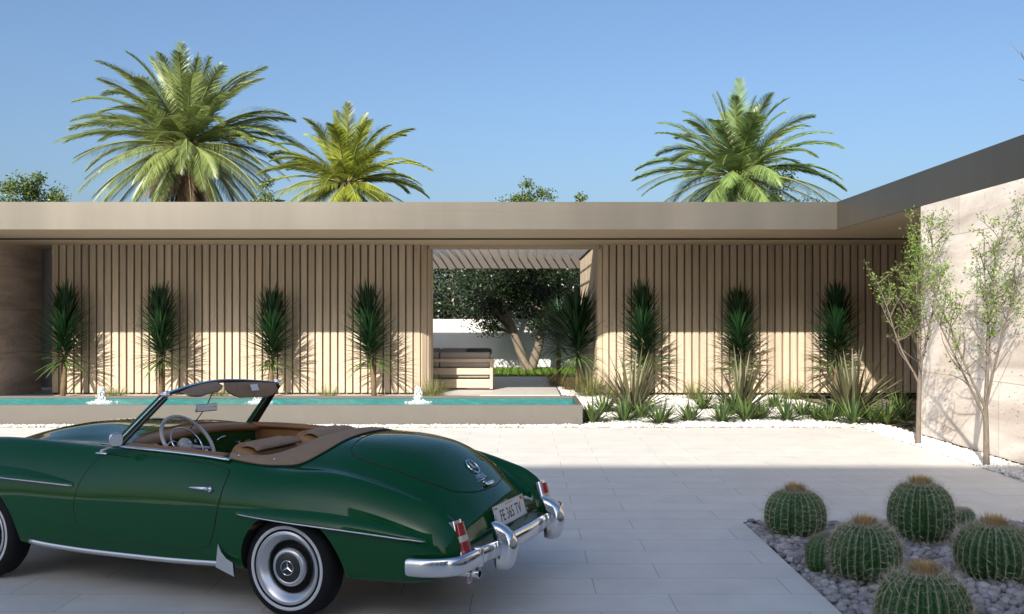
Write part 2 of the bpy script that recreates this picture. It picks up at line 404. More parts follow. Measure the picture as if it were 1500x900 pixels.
fo = fa.build("fascia", M['fascia'], roof)
# soffit boards with a groove, its shadow line painted by a dark strip
sf = MB(); sf.box(-16, XW+.03, YF+.03, 19.55, ZS+.006, ZS+.03); sf.box(-16, XP, 19.59, 22.6, ZS-.026, ZS+.03); sf.box(XP+.001, XR-.001, 19.59, YW+.3, ZS-.026, ZS+.03); sf.box(XR, 16, 19.59, 22.6, ZS-.026, ZS+.03)
sf.box(XW+.03, 16, 13.9, 19.55, ZS+.006, ZS+.03)
sf.build("soffit", M['soffit'], roof)
sg_ = MB(); sg_.box(-16, 15.9, 19.575, 19.589, ZS-.024, ZS+.02); sg_.build("shadow_strip", M['dark'], roof)
hd = MB(); hd.box(XO-.05, XR+.05, YW+.06, YW+.2, 3.21, ZS); H(hd.build("lintel", M['soffit']))

def slat_path(pts, flip=1):
    """list of (pos, tangent) every .165 m along a polyline with arcs already sampled"""
    out = []; acc = 0.; step = .165; nxt = .08
    for a, b in zip(pts[:-1], pts[1:]):
        a = Vector(a); b = Vector(b); L = (b-a).length; t = (b-a)/L
        while nxt <= acc+L: out.append((a+t*(nxt-acc), t)); nxt += step
        acc += L
    return out
def slat_wall(path, inward, seed):
    rr = random.Random(seed); mb = MB()
    for p, t in slat_path(path):
        nv = Vector((-t.y, t.x, 0))*inward      # outward normal
        wd = .129; dp = .06+rr.uniform(-.004,.004)
        c = Vector((p.x, p.y, (.06+ZS)/2))+nv*(.001-dp/2)
        mb.obox(c, t*wd/2, nv*dp/2, Vector((0,0,(ZS-.06)/2-.002)))
    return mb
rad = .36
arcL = [(XO-rad+rad*math.sin(a), YW+rad-rad*math.cos(a), 0) for a in np.linspace(0, math.pi/2, 9)]
pathL = [(XL,YW,0)]+arcL+[(XO,YW+.42,0)]
arcR = [(XR+rad-rad*math.sin(a), YW+rad-rad*math.cos(a), 0) for a in np.linspace(math.pi/2, 0, 9)]
pathR = [(XR,26.9,0)]+arcR+[(9.5,YW,0)]
for path, sd_ in ((pathL,1),(pathR,2)):
    s_ = bevel(H(slat_wall(path, -1, sd_).build("slatted_wall", M['wood'])), .006, 1)
    bk = MB(); rows = []
    for i, p in enumerate(path):
        a = Vector(path[max(i-1,0)]); b = Vector(path[min(i+1,len(path)-1)]); t = (b-a).normalized(); nv = Vector((t.y,-t.x,0))
        q = Vector(p)-nv*.055; rows.append([q+Vector((0,0,.05)), q+Vector((0,0,ZS+.01))])
    bk.grid(rows); b_ = bk.build("backing_wall", M['wood_back'], s_)
    pb = MB(); rows = [[q[0]-Vector((0,0,.06))+Vector((0,.05,0)), q[0]+Vector((0,.05,.02))] for q in rows]
    pb.grid(rows); pb.build("shade_plinth", M['dark'], s_)  # recessed base coloured near black as the shadow under the slats
# unseen solid cores added behind the slats to block light
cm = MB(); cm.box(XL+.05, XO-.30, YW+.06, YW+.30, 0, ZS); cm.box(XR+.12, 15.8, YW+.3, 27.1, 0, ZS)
H(cm.build("light_blocker", M['wood_back']))
# pale door beside the stone fin wall
dp = MB(); dp.box(-12.3, XL-.002, 22.6, 22.7, .06, ZS); d_ = H(dp.build("door", mat("pale_door", (.42,.42,.45), .5)))
dh = MB(); dh.box(-10.96, -10.93, 22.55, 22.6, .95, 1.35); dh.build("handle", M['darkmetal'], d_)
sw = MB(); sw.box(-12.4, -11.15, 17.62, 22.25, 0, ZS+.004)
H(bevel(sw.build("stone_wall", M['travertine_shade']), .01, 1))['label'] = "travertine end wall, its shade put into a darker brown stone colour"
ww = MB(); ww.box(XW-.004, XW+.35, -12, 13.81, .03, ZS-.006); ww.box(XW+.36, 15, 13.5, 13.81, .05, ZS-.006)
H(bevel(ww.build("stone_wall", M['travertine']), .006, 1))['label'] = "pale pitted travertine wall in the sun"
# louvred pergola over the gap; unseen left part added to pass sunlight
lv = MB(); n_l = 26
for k in range(n_l):
    x = XP+.1+k*(XR-XP-.2)/(n_l-1)
    t = Vector((-.07,0,.125)); nn = Vector((.125,0,.07)).normalized()
    lv.obox((x, (21.2+YB-.3)/2, 3.48), t, Vector((0,(YB-.302-21.202)/2,0)), nn*.009)
pg = H(lv.build("pergola", M['louver'])); pg['label'] = "row of tilted white roof louvres"
bm_ = MB(); bm_.box(XP, XR, YB-.33, YB-.302, 3.09, 3.42); bm_.build("beam", M['darkmetal'], pg)

# unseen building behind the camera, sized and placed to shade the foreground
bh = empty("building", (0,-14,0), label="tall plain rendered building with dark windows, unseen, set behind the viewer to shade the forecourt", cat="building")
b1 = MB(); b1.box(-19,1.5,-26,-14,0,14.08); o_ = b1.build("wall", mat("shade_render", (.70,.67,.61), .8, noise=.08, nscale=1.5)); o_.parent = bh; o_.matrix_parent_inverse = Matrix.Translation((0,14,0))  # pale wall colour set to bounce light into the shaded forecourt
rb = MB(); rb.box(-19.05,1.55,-26.05,-13.95,14.08,14.15); o_ = rb.build("roof", M['darkmetal']); o_.parent = bh; o_.matrix_parent_inverse = Matrix.Translation((0,14,0))
for xx in (-16.5,-12,-7.5,-3):
    
    for zz in (1,4.4,7.8,11.2):
        wb = MB(); wb.box(xx,xx+2.0,-13.997,-13.97,zz,zz+1.6); o_ = wb.build("window", M['blackp']); o_.parent = bh; o_.matrix_parent_inverse = Matrix.Translation((0,14,0))

# garden wall
gw = MB(); gw.box(-14,14,31.9,32.2,-.05,1.64)
tag(bevel(gw.build("garden_wall", M['white']), .01, 1), "white rendered garden wall closing the courtyard behind the tree", "wall")

# ------------------------------------------------------------------ pool
pool = empty("reflecting_pool", (-5,16,0), label="long low rendered pool with turquoise water in front of the slatted wall", cat="pool")
def P(o): o.parent = pool; o.matrix_parent_inverse = Matrix.Translation((5,-16,0)); return o
y0,y1,x0,x1,hz,tk = 15.14,16.9,-14,.98,.33,.07
pb = MB(); pb.box(x0,x1,y0,y0+tk,0,hz); pb.box(x0,x1,y1-tk,y1,0,hz); pb.box(x1-tk,x1,y0+tk+.001,y1-tk-.001,0,hz); pb.box(x0,x0+tk,y0+tk+.001,y1-tk-.001,0,hz)
P(bevel(pb.build("basin", M['concrete']), .006, 1))
pf = MB(); pf.box(x0+tk,x1-tk,y0+tk,y1-tk,.0,.12); pf.box(x0+tk,x1-tk,y1-tk-.012,y1-tk-.001,.121,.286); pf.box(x1-tk-.012,x1-tk-.001,y0+tk,y1-tk-.013,.121,.286); P(pf.build("tile_lining", M['tile']))
wt = MB(); wt.add([(x0+tk,y0+tk,.292),(x1-tk,y0+tk,.292),(x1-tk,y1-tk,.292),(x0+tk,y1-tk,.292)], [(0,1,2,3)])
struct(wt.build("water", M['water']))
# terrace strip behind the pool carrying the plants
ts = MB(); ts.box(-11.14, -.9, 16.92, 20.85, -.05, .03); struct(ts.build("planting_strip", M['gravelbase']))

# ico-stone
t_ = (1+5**.5)/2
ICO = np.array([(-1,t_,0),(1,t_,0),(-1,-t_,0),(1,-t_,0),(0,-1,t_),(0,1,t_),(0,-1,-t_),(0,1,-t_),(t_,0,-1),(t_,0,1),(-t_,0,-1),(-t_,0,1)])/math.hypot(1,t_)
ICF = [(0,11,5),(0,5,1),(0,1,7),(0,7,10),(0,10,11),(1,5,9),(5,11,4),(11,10,2),(10,7,6),(7,1,8),(3,9,4),(3,4,2),(3,2,6),(3,6,8),(3,8,9),(4,9,5),(2,4,11),(6,2,10),(8,6,7),(9,8,1)]
def subdiv(V, F):
    V = [tuple(v) for v in V]; mid = {}; out = []
    def m(a,b):
        k = (min(a,b),max(a,b))
        if k not in mid:
            v = np.array(V[a])+np.array(V[b]); v /= np.linalg.norm(v); mid[k] = len(V); V.append(tuple(v))
        return mid[k]
    for a,b,c in F:
        x,y,z = m(a,b),m(b,c),m(c,a); out += [(a,x,z),(b,y,x),(c,z,y),(x,y,z)]
    return np.array(V), out
ICO2, ICF2 = subdiv(ICO, ICF)
def stones(name, pts, size, m, squash=.65, hi=False, jit=.22):
    V0, F0 = (ICO2, ICF2) if hi else (ICO, ICF); n = len(pts); k = len(V0); F0 = np.array(F0)
    V = np.repeat(V0[None], n, 0)*(1+rng.uniform(-jit,jit,(n,k,1)))
    sc = size*rng.uniform(.6,1.35,(n,1,1))*np.stack([rng.uniform(.75,1.25,n), rng.uniform(.75,1.25,n), np.full(n,squash)],1)[:,None,:]
    V = V*sc*.5
    th = rng.uniform(0,6.283,n); ph = rng.uniform(-.5,.5,n); c,s = np.cos(th),np.sin(th); c2,s2 = np.cos(ph),np.sin(ph)
    y = V[:,:,1]*c2[:,None]-V[:,:,2]*s2[:,None]; z = V[:,:,1]*s2[:,None]+V[:,:,2]*c2[:,None]; x = V[:,:,0]
    V = np.stack([x*c[:,None]-y*s[:,None], x*s[:,None]+y*c[:,None], z],2)+pts[:,None,:]
    F = (F0[None]+(np.arange(n)*k)[:,None,None]).reshape(-1,3)
    me = bpy.data.meshes.new(name); nv, nf = n*k, len(F)
    me.vertices.add(nv); me.vertices.foreach_set("co", V.reshape(-1).astype(np.float32))
    me.loops.add(nf*3); me.loops.foreach_set("vertex_index", F.reshape(-1).astype(np.int32))
    me.polygons.add(nf); me.polygons.foreach_set("loop_start", np.arange(0,nf*3,3,dtype=np.int32)); me.polygons.foreach_set("loop_total", np.full(nf,3,dtype=np.int32))
    me.materials.append(m); me.update(calc_edges=True); me.validate()
    if hi: me.polygons.foreach_set("use_smooth", [True]*nf)
    o = bpy.data.objects.new(name, me); col.objects.link(o); return o
def scatter(x0,x1,y0,y1,dens,z,dz):
    n = int((x1-x0)*(y1-y0)*dens); g = max(1,int((n*(x1-x0)/(y1-y0))**.5)); h = max(1,n//g)
    X,Y = np.meshgrid((np.arange(g)+.5)/g, (np.arange(h)+.5)/h)
    X = X+rng.uniform(-.48,.48,X.shape)/g; Y = Y+rng.uniform(-.48,.48,Y.shape)/h
    return np.stack([x0+X.ravel()*(x1-x0), y0+Y.ravel()*(y1-y0), z+rng.uniform(-dz,dz,X.size)],1)
wp = np.concatenate([scatter(1.0,5.77,14.95,17.6,900,.008,.012), scatter(1.0,5.77,17.6,20.9,350,.008,.012),
                     scatter(5.27,5.76,4,14.95,1300,.012,.014), scatter(-11.1,1.0,14.93,15.12,1100,.01,.012), scatter(.9,1.6,21,27,300,0,.01)])
tag(stones("white_gravel", wp, .042, M['stone_w'], .7), "loose white gravel round the plants, pool and stone wall", "gravel", kind="stuff")
gp = scatter(1.895,5.28,4.4,8.03,560,-.02,.016); gp2 = scatter(1.9,5.28,4.4,8.02,200,.008,.012)
tag(stones("grey_gravel", np.concatenate([gp,gp2]), .064, M['stone_g'], .68, hi=True, jit=.13), "grey rounded pebbles filling the cactus bed", "pebbles", kind="stuff")
for k in range(3): pass

# ------------------------------------------------------------------ fountains
def fountain_mesh(seed, h=.25):
    rr = random.Random(seed); mb = MB()
    for k in range(260):
        t = rr.random()**.9; z = t*h*(.8+.3*rr.random()); rad_ = .03+.07*(1-t)+.05*max(0,t-.55); a = rr.uniform(0,6.283); q = rr.random()**.6*rad_
        s_ = rr.uniform(.004,.015)*(1.2-.5*t)
        mb.add([(q*math.cos(a)+v[0]*s_, q*math.sin(a)+v[1]*s_, z+v[2]*s_*1.5) for v in ICO], ICF)
    mb2 = MB(); rows = []
    for i in range(15):
        q = i/14; rows.append([])
        for j in range(40):
            a = 2*math.pi*j/40; x = q*.30*math.cos(a); y = q*.24*math.sin(a)
            h_ = .035*(1-q)**1.2+.016*math.sin(x*31+seed)*math.sin(y*43+seed*2)+.012*math.sin(x*71+y*57)+rr.uniform(-.007,.007)-.020*q-.004
            rows[-1].append((x,y,max(-.03,h_) if i < 14 else -.03))
    mb2.grid(rows, True)
    return mb, mb2
for k,(fx,lab) in enumerate(((-7.05,"bubbling white water jet in the pool nearest the stone end wall"),(-4.4,"bubbling white water jet in the pool behind the car windscreen"),(-1.72,"bubbling white water jet in the pool in front of the sofa"))):
    a,b = fountain_mesh(k)
    e = empty("fountain", (fx,16.05,.293), label=lab, cat="fountain", group="water jets in the pool")
    a.build("jet", M['spray'], e, True); b.build("foam", M['foam'], e, True)

# ------------------------------------------------------------------ sofa
sf = empty("sofa", (-1.9,22.75,0), label="slatted timber outdoor sofa with brown cushions, seen from behind in the courtyard", cat="sofa")
xr, xl = 1.24, -1.3
def bx(nm, m, boxes, bv=.01, sm=False):
    b = MB()
    for q in boxes: b.box(*q)
    return bevel(b.build(nm, m, sf, sm), bv, 3 if bv > .02 else 2)
bx("frame", M['timber'], [(xr-.07,xr,-.33,.6,.03,.74),(xl,xl+.07,-.33,.6,.03,.74),(xl+.071,xr-.071,.1,.6,.2,.28)])
bx("back_slat", M['timber'], [(xl+.071,xr-.071,-.33,-.28,.06,.26),(xl+.071,xr-.071,-.33,-.28,.37,.52),(xl+.071,xr-.071,-.33,-.28,.66,.735)], .006)
bx("seat_cushion", M['cushion'], [(xl+.08,-.05,-.25,.6,.285,.50),(-.04,xr-.08,-.25,.6,.285,.50)], .04)
bx("back_cushion", M['cushion'], [(xl+.06,-.03,-.262,-.06,.52,.89),(-.02,xr-.06,-.262,-.06,.52,.89)], .045)
bx("back_cushion", M['cushion'], [(xl+.06,-.03,.36,.52,.51,.97),(-.02,xr-.1,.36,.52,.51,.97)], .045)
pl = MB(); pl.box(-1.31,-.70,22.84,23.06,.80,.965); tag(bevel(pl.build("pillow", M['blackfab']), .05, 3), "black cushion lying on the sofa back", "cushion")

# ------------------------------------------------------------------ plants
def yucca_mb(seed, crown0=.72, crown1=1.9, n=400, L=.74, wd=.052, spread=1.12):
    rr = random.Random(seed); up = MB(); lo = MB(); tr = MB()
    pts = [(0,0,0),(.015,0,crown0*.6),(0,.01,crown0+.2),(0,0,crown1)]
    tr.tube(pts, [.06,.05,.05,.03], 10)
    for k in range(40):  # leaf-scar rings
        z = .02+k*.02; tr.lathe([(.048,z),(.060,z+.006),(.050,z+.014)], 9, (0,0,0), 'z')
    for k in range(n):
        t = k/n; z = crown0+(crown1-crown0)*t**1.12
        a = k*2.39996+rr.uniform(-.2,.2)
        ang = R((92-30*(t/.12) if t < .12 else 62-50*((t-.12)/.88)**1.05)*spread+rr.uniform(-9,9))
        ln = L*(1.0 if t < .75 else 1.0-.25*(t-.75)/.25)*rr.uniform(.75,1.12)
        d = Vector((math.sin(ang)*math.cos(a), math.sin(ang)*math.sin(a), math.cos(ang)))
        mb = lo if (t < .10 or rr.random() < .02) else up
        mb.blade((.03*math.cos(a),.03*math.sin(a),z), d, ln, wd*rr.uniform(.8,1.15), 4, .12 if t > .15 else .5, wob=.03, fold=.3)
    return up, lo, tr
def make_yucca(seed, **k):
    u,l,t = yucca_mb(seed, **k)
    e = empty("yucca"); t.build("trunk", M['bark_yucca'], e, True); c = u.build("crown", M['yucca'], e); l.build("lower_leaves", M['yucca_low'], c)
    return e
protos = [make_yucca(s) for s in (3,5,8)]
def xat(u, d): return (u-763)*d/1400
used = {}
for k,(u,lab) in enumerate(((92,"narrow green yucca beside the pale door, nearest the stone end wall"),(236,"narrow green yucca against the slats, second from the stone end wall"),
        (397,"narrow green yucca against the slats behind the car windscreen, third from the stone end wall"),(548,"narrow green yucca against the slats, left of the courtyard opening"),
        (946,"narrow green yucca against the slats, right of the courtyard opening"),(1085,"narrow green yucca between two others, midway along the right slatted wall"),(1224,"narrow green yucca against the shaded slats beside the travertine wing"))):
    p = protos[k % 3]
    e = p if k < 3 else copy_tree(p)
    e.location = (xat(u,20.3), 20.3, .02); e.rotation_euler = (R(random.uniform(-3.5,3.5)),R(random.uniform(-3.5,3.5)), k*1.9); e.scale = (1.04,1.04,(1.03,1.02,1.0,1.03,1.04,1.01,1.03)[k])
    tag(e, lab, "yucca", "yuccas along the slatted walls")
e = make_yucca(11, crown0=.80, crown1=1.7, n=340, L=1.08, wd=.055, spread=1.2); e.location = (xat(846,21.6), 21.6, 0)
tag(e, "broad dark yucca with a visible trunk at the corner of the courtyard opening", "yucca", "yuccas in the courtyard")
e = make_yucca(12, crown0=.9, crown1=1.6, n=220, L=.9, wd=.05, spread=1.2); e.location = (xat(818,24.6), 24.6, 0)
tag(e, "shaded yucca further back in the courtyard, half hidden by the broad one", "yucca", "yuccas in the courtyard")

def tuft_mb(seed, n, L, wd, amin, amax, droop, rad_=.05, segs=5, fold=0., pw=.7):
    rr = random.Random(seed); mb = MB()
    for k in range(n):
        a = k*2.39996+rr.uniform(-.3,.3); ang = R(amin+(amax-amin)*(rr.random()**pw))
        d = Vector((math.sin(ang)*math.cos(a), math.sin(ang)*math.sin(a), math.cos(ang)))
        q = rad_*rr.random()**.5
        mb.blade((q*math.cos(a),q*math.sin(a),0), d, L*rr.uniform(.65,1.1), wd*rr.uniform(.7,1.15), segs, droop*rr.uniform(.4,1.4), wob=.04, fold=fold)
    return mb
ph = [tuft_mb(s,84,1.26,.080,2,66,.45,.11,6,.25).build("flax_plant", M['phormium']) for s in (21,22,23)]
for o,(u,d,lab) in zip(ph, ((928,16.9,"large olive flax with sword leaves nearest the pool end"),(1085,17.0,"large olive flax with sword leaves in the middle of the white gravel bed"),(1246,16.6,"largest olive flax with sword leaves, nearest the travertine wall"))):
    o.location = (xat(u,d),d,0); tag(o,lab,"flax plant","olive flax plants in the gravel bed"); o.scale = (1.12,1.12,1.06) if u > 1200 else (.95,.95,1)
rs = [tuft_mb(s,70,.36,.036,5,88,.12,.03,3,.3,.55) for s in (31,32,33)]
rm = [m.build("agave", M['rosette']) for m in rs]
ros = [(869,15.5),(915,15.75),(967,15.35),(1011,15.7),(1058,15.6),(1093,15.9),(1115,16.0),(1152,15.8),(1196,16.0),(1214,15.7),(1249,15.35),(1277,15.5),(1299,15.4),(1326,15.9),(885,17.2),(1136,18.2),(1318,17.6),(1030,17.8),(940,16.2),(1075,16.7),(1175,16.6),(1233,16.4)]
front = sorted(ros[:14]); names = ["first","second","third","fourth","fifth","sixth","seventh","eighth","ninth","tenth","eleventh","twelfth","thirteenth","last"]
for k,(u,d) in enumerate(ros):
    o = rm[k] if k < 3 else rm[k%3].copy()
    if k >= 3: col.objects.link(o)
    o.location = (xat(u,d),d,.0); s_ = 1.35*random.uniform(.85,1.12)*(1.15 if u in (967,1249) else 1); o.scale = (s_,s_,s_*1.05); o.rotation_euler = (0,0,k*2.1)
    lab = ("small spiky green agave in the gravel's front row, %s counting from the pool end" % names[k]) if k < 14 else \
          {885:"small spiky agave tucked behind the flax nearest the pool", 1136:"small spiky agave behind the front row, right of the middle flax", 1318:"small spiky agave in shade against the travertine wall corner", 1030:"small spiky agave behind the front row, left of the middle flax", 940:"small spiky agave at the right foot of the flax nearest the pool", 1075:"small spiky agave at the left foot of the middle flax", 1175:"small spiky agave between the middle and the largest flax, second row", 1233:"small spiky agave at the left foot of the largest flax"}[u]
    tag(o, lab, "agave", "small agaves in the gravel bed")
gm = [tuft_mb(s,260,.40,.007,3,55,.5,.13,3) for s in (41,42)]
go = [m.build("grass_tuft", M['grass']) for m in gm]
gt = [(165,19.2,1.,"low grass tuft behind the pool by the water jet nearest the stone end wall"),(318,19.2,1.,"low grass tuft behind the pool, seen through the car windscreen"),(481,19.2,.95,"low grass tuft behind the pool between two yuccas, clear of the car"),
      (634,20.0,1.15,"grass tuft at the sofa end of the slatted wall corner"),(864,20.6,1.65,"tall grass tuft at the foot of the broad courtyard yucca"),(1018,19.8,1.15,"low grass tuft against the slats behind the agaves, left of the middle flax"),
      (1160,19.8,1.15,"low grass tuft against the slats behind the agaves, right of the middle flax"),(900,20.0,.9,"low grass tuft beside the rounded slat corner right of the opening")]
for k,(u,d,s_,lab) in enumerate(gt):
    o = go[k] if k < 2 else go[k%2].copy()
    if k >= 2: col.objects.link(o)
    o.location = (xat(u,d),d,.02); o.scale = (s_*1.3,s_*1.1,s_*1.15); o.rotation_euler = (0,0,k); tag(o,lab,"grass tuft","grass tufts along the walls")
for u,d,lab in ((835,22.6,"reddish dry grass clump behind the broad courtyard yucca"),(815,23.8,"reddish dry grass clump deep in the shaded courtyard bed")):
    o = tuft_mb(u,240,.55,.008,3,50,.5,.16,3).build("grass_tuft", M['drygrass']); o.location = (xat(u,d),d,0); tag(o,lab,"grass tuft","dry grass clumps in the courtyard")
# lawn
lw = MB(); rr = random.Random(5)
for k in range(9000):
    lw.leaf((rr.uniform(-3.2,2.2), rr.uniform(27.52,31.85), 0), (rr.uniform(-.5,.5),rr.uniform(-.5,.5),1), (rr.uniform(-1,1),rr.uniform(-1,1),.1), rr.uniform(.05,.11), .022)
tag(lw.build("lawn_grass", M['lawn']), "strip of short green lawn before the white garden wall", "grass", kind="stuff")
plane("lawn", [(-14,14,27.51,31.9)], -.005, mat("lawn_soil", (.06,.10,.02), .9, noise=.3, nscale=6))

# --- trees
def grow(mb, p, d, L, r0, r1, n=6, wob=.12, lift=.0, rr=random, sides=6):
    p = Vector(p); d = Vector(d).normalized(); pts = [p.copy()]
    for i in range(n):
        d = (d+Vector((rr.uniform(-wob,wob), rr.uniform(-wob,wob), rr.uniform(-wob,wob)+lift))).normalized(); p = p+d*L/n; pts.append(p.copy())
    mb.tube(pts, [r0+(r1-r0)*i/n for i in range(n+1)], sides, cap=False)
    return pts, d
def slender_tree(seed, base, fork, height, spread, label):
    rr = random.Random(seed); wd = MB(); lf = MB()
    tp,_ = grow(wd, (0,0,-.05), (.0,0,1), fork, .037, .028, 5, .012, rr=rr, sides=9)
    top = tp[-1]
    def twig(p, d, L):
        pts,_ = grow(wd, p, d, L, .0045, .0015, 4, .28, .06, rr, 3)
        for q in pts[1:]:
            for k in range(rr.choice((3,4,5))):
                c = q+Vector((rr.gauss(0,.03),rr.gauss(0,.03),rr.gauss(0,.03)))
                lf.leaf(c, (rr.uniform(-1,1),rr.uniform(-1,1),rr.uniform(-.6,1)), Vector((rr.uniform(-1,1),rr.uniform(-1,1),rr.uniform(-1,1))), rr.uniform(.028,.052), rr.uniform(.014,.022))
    for k in range(5):
        a = k*2.399+rr.uniform(-.4,.4); sp = R(rr.uniform(10,32))*spread
        if k == 0: sp = R(3)
        st = tp[-1] if k < 3 else tp[-2]+(tp[-1]-tp[-2])*rr.random()
        d = Vector((math.sin(sp)*math.cos(a), math.sin(sp)*math.sin(a), math.cos(sp)))
        L = (height-fork)*rr.uniform(.75,1.0)
        pts,_ = grow(wd, st, d, L, .016 if k else .022, .004, 9, .10, .035, rr, 6)
        for i in range(2,10):
            for q in range(rr.choice((1,2,2))):
                a2 = rr.uniform(0,6.283); s2 = R(rr.uniform(20,60))
                d2 = Vector((math.sin(s2)*math.cos(a2), math.sin(s2)*math.sin(a2), math.cos(s2)))
                L2 = rr.uniform(.25,.6)*(1.15-i*.06)
                p2,_ = grow(wd, pts[i], d2, L2, .008, .003, 5, .2, .05, rr, 4)
                for j in range(1,6):
                    if rr.random() < .66 and i > 3 or rr.random() < .12:
                        a3 = rr.uniform(0,6.283); s3 = R(rr.uniform(15,75))
                        twig(p2[j], Vector((math.sin(s3)*math.cos(a3), math.sin(s3)*math.sin(a3), math.cos(s3))), rr.uniform(.10,.24))
    e = empty("slender_tree", base, label=label, cat="tree", group="slender trees by the travertine wall")
    wd.build("trunk", M['bark_pale'], e, True); lf.build("crown", M['leaf_small'], e); return e
slender_tree(52, (5.32,12.8,0), 1.0, 2.95, .75, "slender feathery tree in the gravel at the travertine wall corner")
slender_tree(57, (5.36,11.0,0), .72, 3.1, 1.1, "slender feathery tree in front of the sunlit travertine wall, nearer the cacti")

def leafy(mb, centre, rad_, n, size, rr, shell=.5):
    c = Vector(centre)
    for k in range(n):
        v = Vector((rr.gauss(0,1),rr.gauss(0,1),rr.gauss(0,1))).normalized()
        q = rad_*(shell+(1-shell)*rr.random()) if rr.random() < .7 else rad_*rr.random()
        p = c+Vector((v.x*q,v.y*q,v.z*q*.85))
        mb.leaf(p, Vector((rr.uniform(-1,1),rr.uniform(-1,1),rr.uniform(-.8,.8))), Vector((rr.uniform(-1,1),rr.uniform(-1,1),rr.uniform(-.2,1))), size*rr.uniform(.7,1.3), size*rr.uniform(.4,.6))
def broad_tree(name, seed, base, stems, height, crad, leafm, barkm, label, nleaf=9000, size=.11, trunk_r=.16, crown0=.4, cat="tree", nclump=40, group=None, lean=.5, gap=(.3,.75)):
    rr = random.Random(seed); wd = MB(); lf = MB(); cl = []
    for s in range(stems):
        a = s*6.283/stems+rr.uniform(-.3,.3)+.3
        d = Vector((math.cos(a)*lean, math.sin(a)*lean*.5, 1))
        pts,dd = grow(wd, (0,0,-.05), d, height*.55, trunk_r, trunk_r*.55, 7, .13, .05, rr, 9)
        for k in range(5):
            i = rr.choice((4,5,6,7)); a2 = rr.uniform(0,6.283)
            p2,_ = grow(wd, pts[i], Vector((math.cos(a2)*.9,math.sin(a2)*.9,rr.uniform(.1,1))), height*rr.uniform(.28,.5), trunk_r*.42, .012, 7, .2, .04, rr, 6)
            cl += [p2[4],p2[5],p2[7]]
    for k in range(nclump):
        v = Vector((rr.gauss(0,1),rr.gauss(0,1),rr.gauss(0,1))).normalized()*rr.uniform(.35,1)
        cl.append(Vector((v.x*crad, v.y*crad*.8, height*(crown0+1)/2+v.z*height*(1-crown0)/2)))
    per = nleaf//len(cl)
    for c in cl: leafy(lf, c, crad*rr.uniform(*gap)*.5, per, size, rr, .3)
    e = empty(name, base, label=label, cat=cat, group=group)
    wd.build("trunk", barkm, e, True); lf.build("crown", leafm, e); return e
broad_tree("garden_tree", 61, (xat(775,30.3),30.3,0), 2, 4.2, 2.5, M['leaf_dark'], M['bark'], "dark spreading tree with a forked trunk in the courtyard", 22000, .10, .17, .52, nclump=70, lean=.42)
broad_tree("garden_tree", 64, (xat(776,35),35,0), 1, 6.9, 1.25, M['leaf_bush'], M['bark'], "small tree whose leafy tips just clear the roof above the courtyard", 9000, .11, .1, .5, nclump=40, lean=.1)
broad_tree("garden_tree", 66, (xat(52,34),34,0), 2, 7.0, 1.5, M['leaf_bush'], M['bark'], "bushy green tree top above the roof at the far left, left of the tall palm", 14000, .12, .12, .5, nclump=50, lean=.1)
broad_tree("garden_tree", 67, (xat(395,33),33,0), 1, 6.5, .9, M['leaf_bush'], M['bark'], "low bushy tree top above the roof between the two left palms", 7000, .11, .1, .5, nclump=26, lean=.1)
broad_tree("garden_tree", 68, (xat(1125,27.9+5),33,0), 2, 6.85, 1.7, M['leaf_bush'], M['bark'], "low bushy tree top above the roof in front of the right palm", 11000, .11, .1, .5, nclump=45, lean=.1)
# hedge behind the garden wall
hg = MB(); rr = random.Random(70)
for k in range(30000):
    x = rr.uniform(-4.6,4.6); z = rr.uniform(1.2,4.3); y = 33.0+rr.random()**.7*1.5+.2*math.sin(x*2.1)+.25*math.sin(z*3+x)
    if rr.random() < .10 and math.sin(x*5)*math.sin(z*6) > .3: continue
    hg.leaf((x,y,z),(rr.uniform(-1,1),rr.uniform(-1,.3),rr.uniform(-1,.6)),Vector((rr.uniform(-1,1),-1,rr.uniform(-.3,1))),rr.uniform(.07,.14),rr.uniform(.05,.08))
hst = MB()
for k in range(10): grow(hst,(-4.4+k*.97,33.8,-.05),(0,0,1),3.8,.05,.02,6,.08,0,rr,6)
e = empty("hedge",(0,33.8,0),label="dense leafy hedge behind the white garden wall",cat="hedge")
o = hg.build("crown", M['leaf_hedge'], e); o.location = (0,-33.8,0); o = hst.build("trunk", M['bark'], e, True); o.location = (0,-33.8,0)

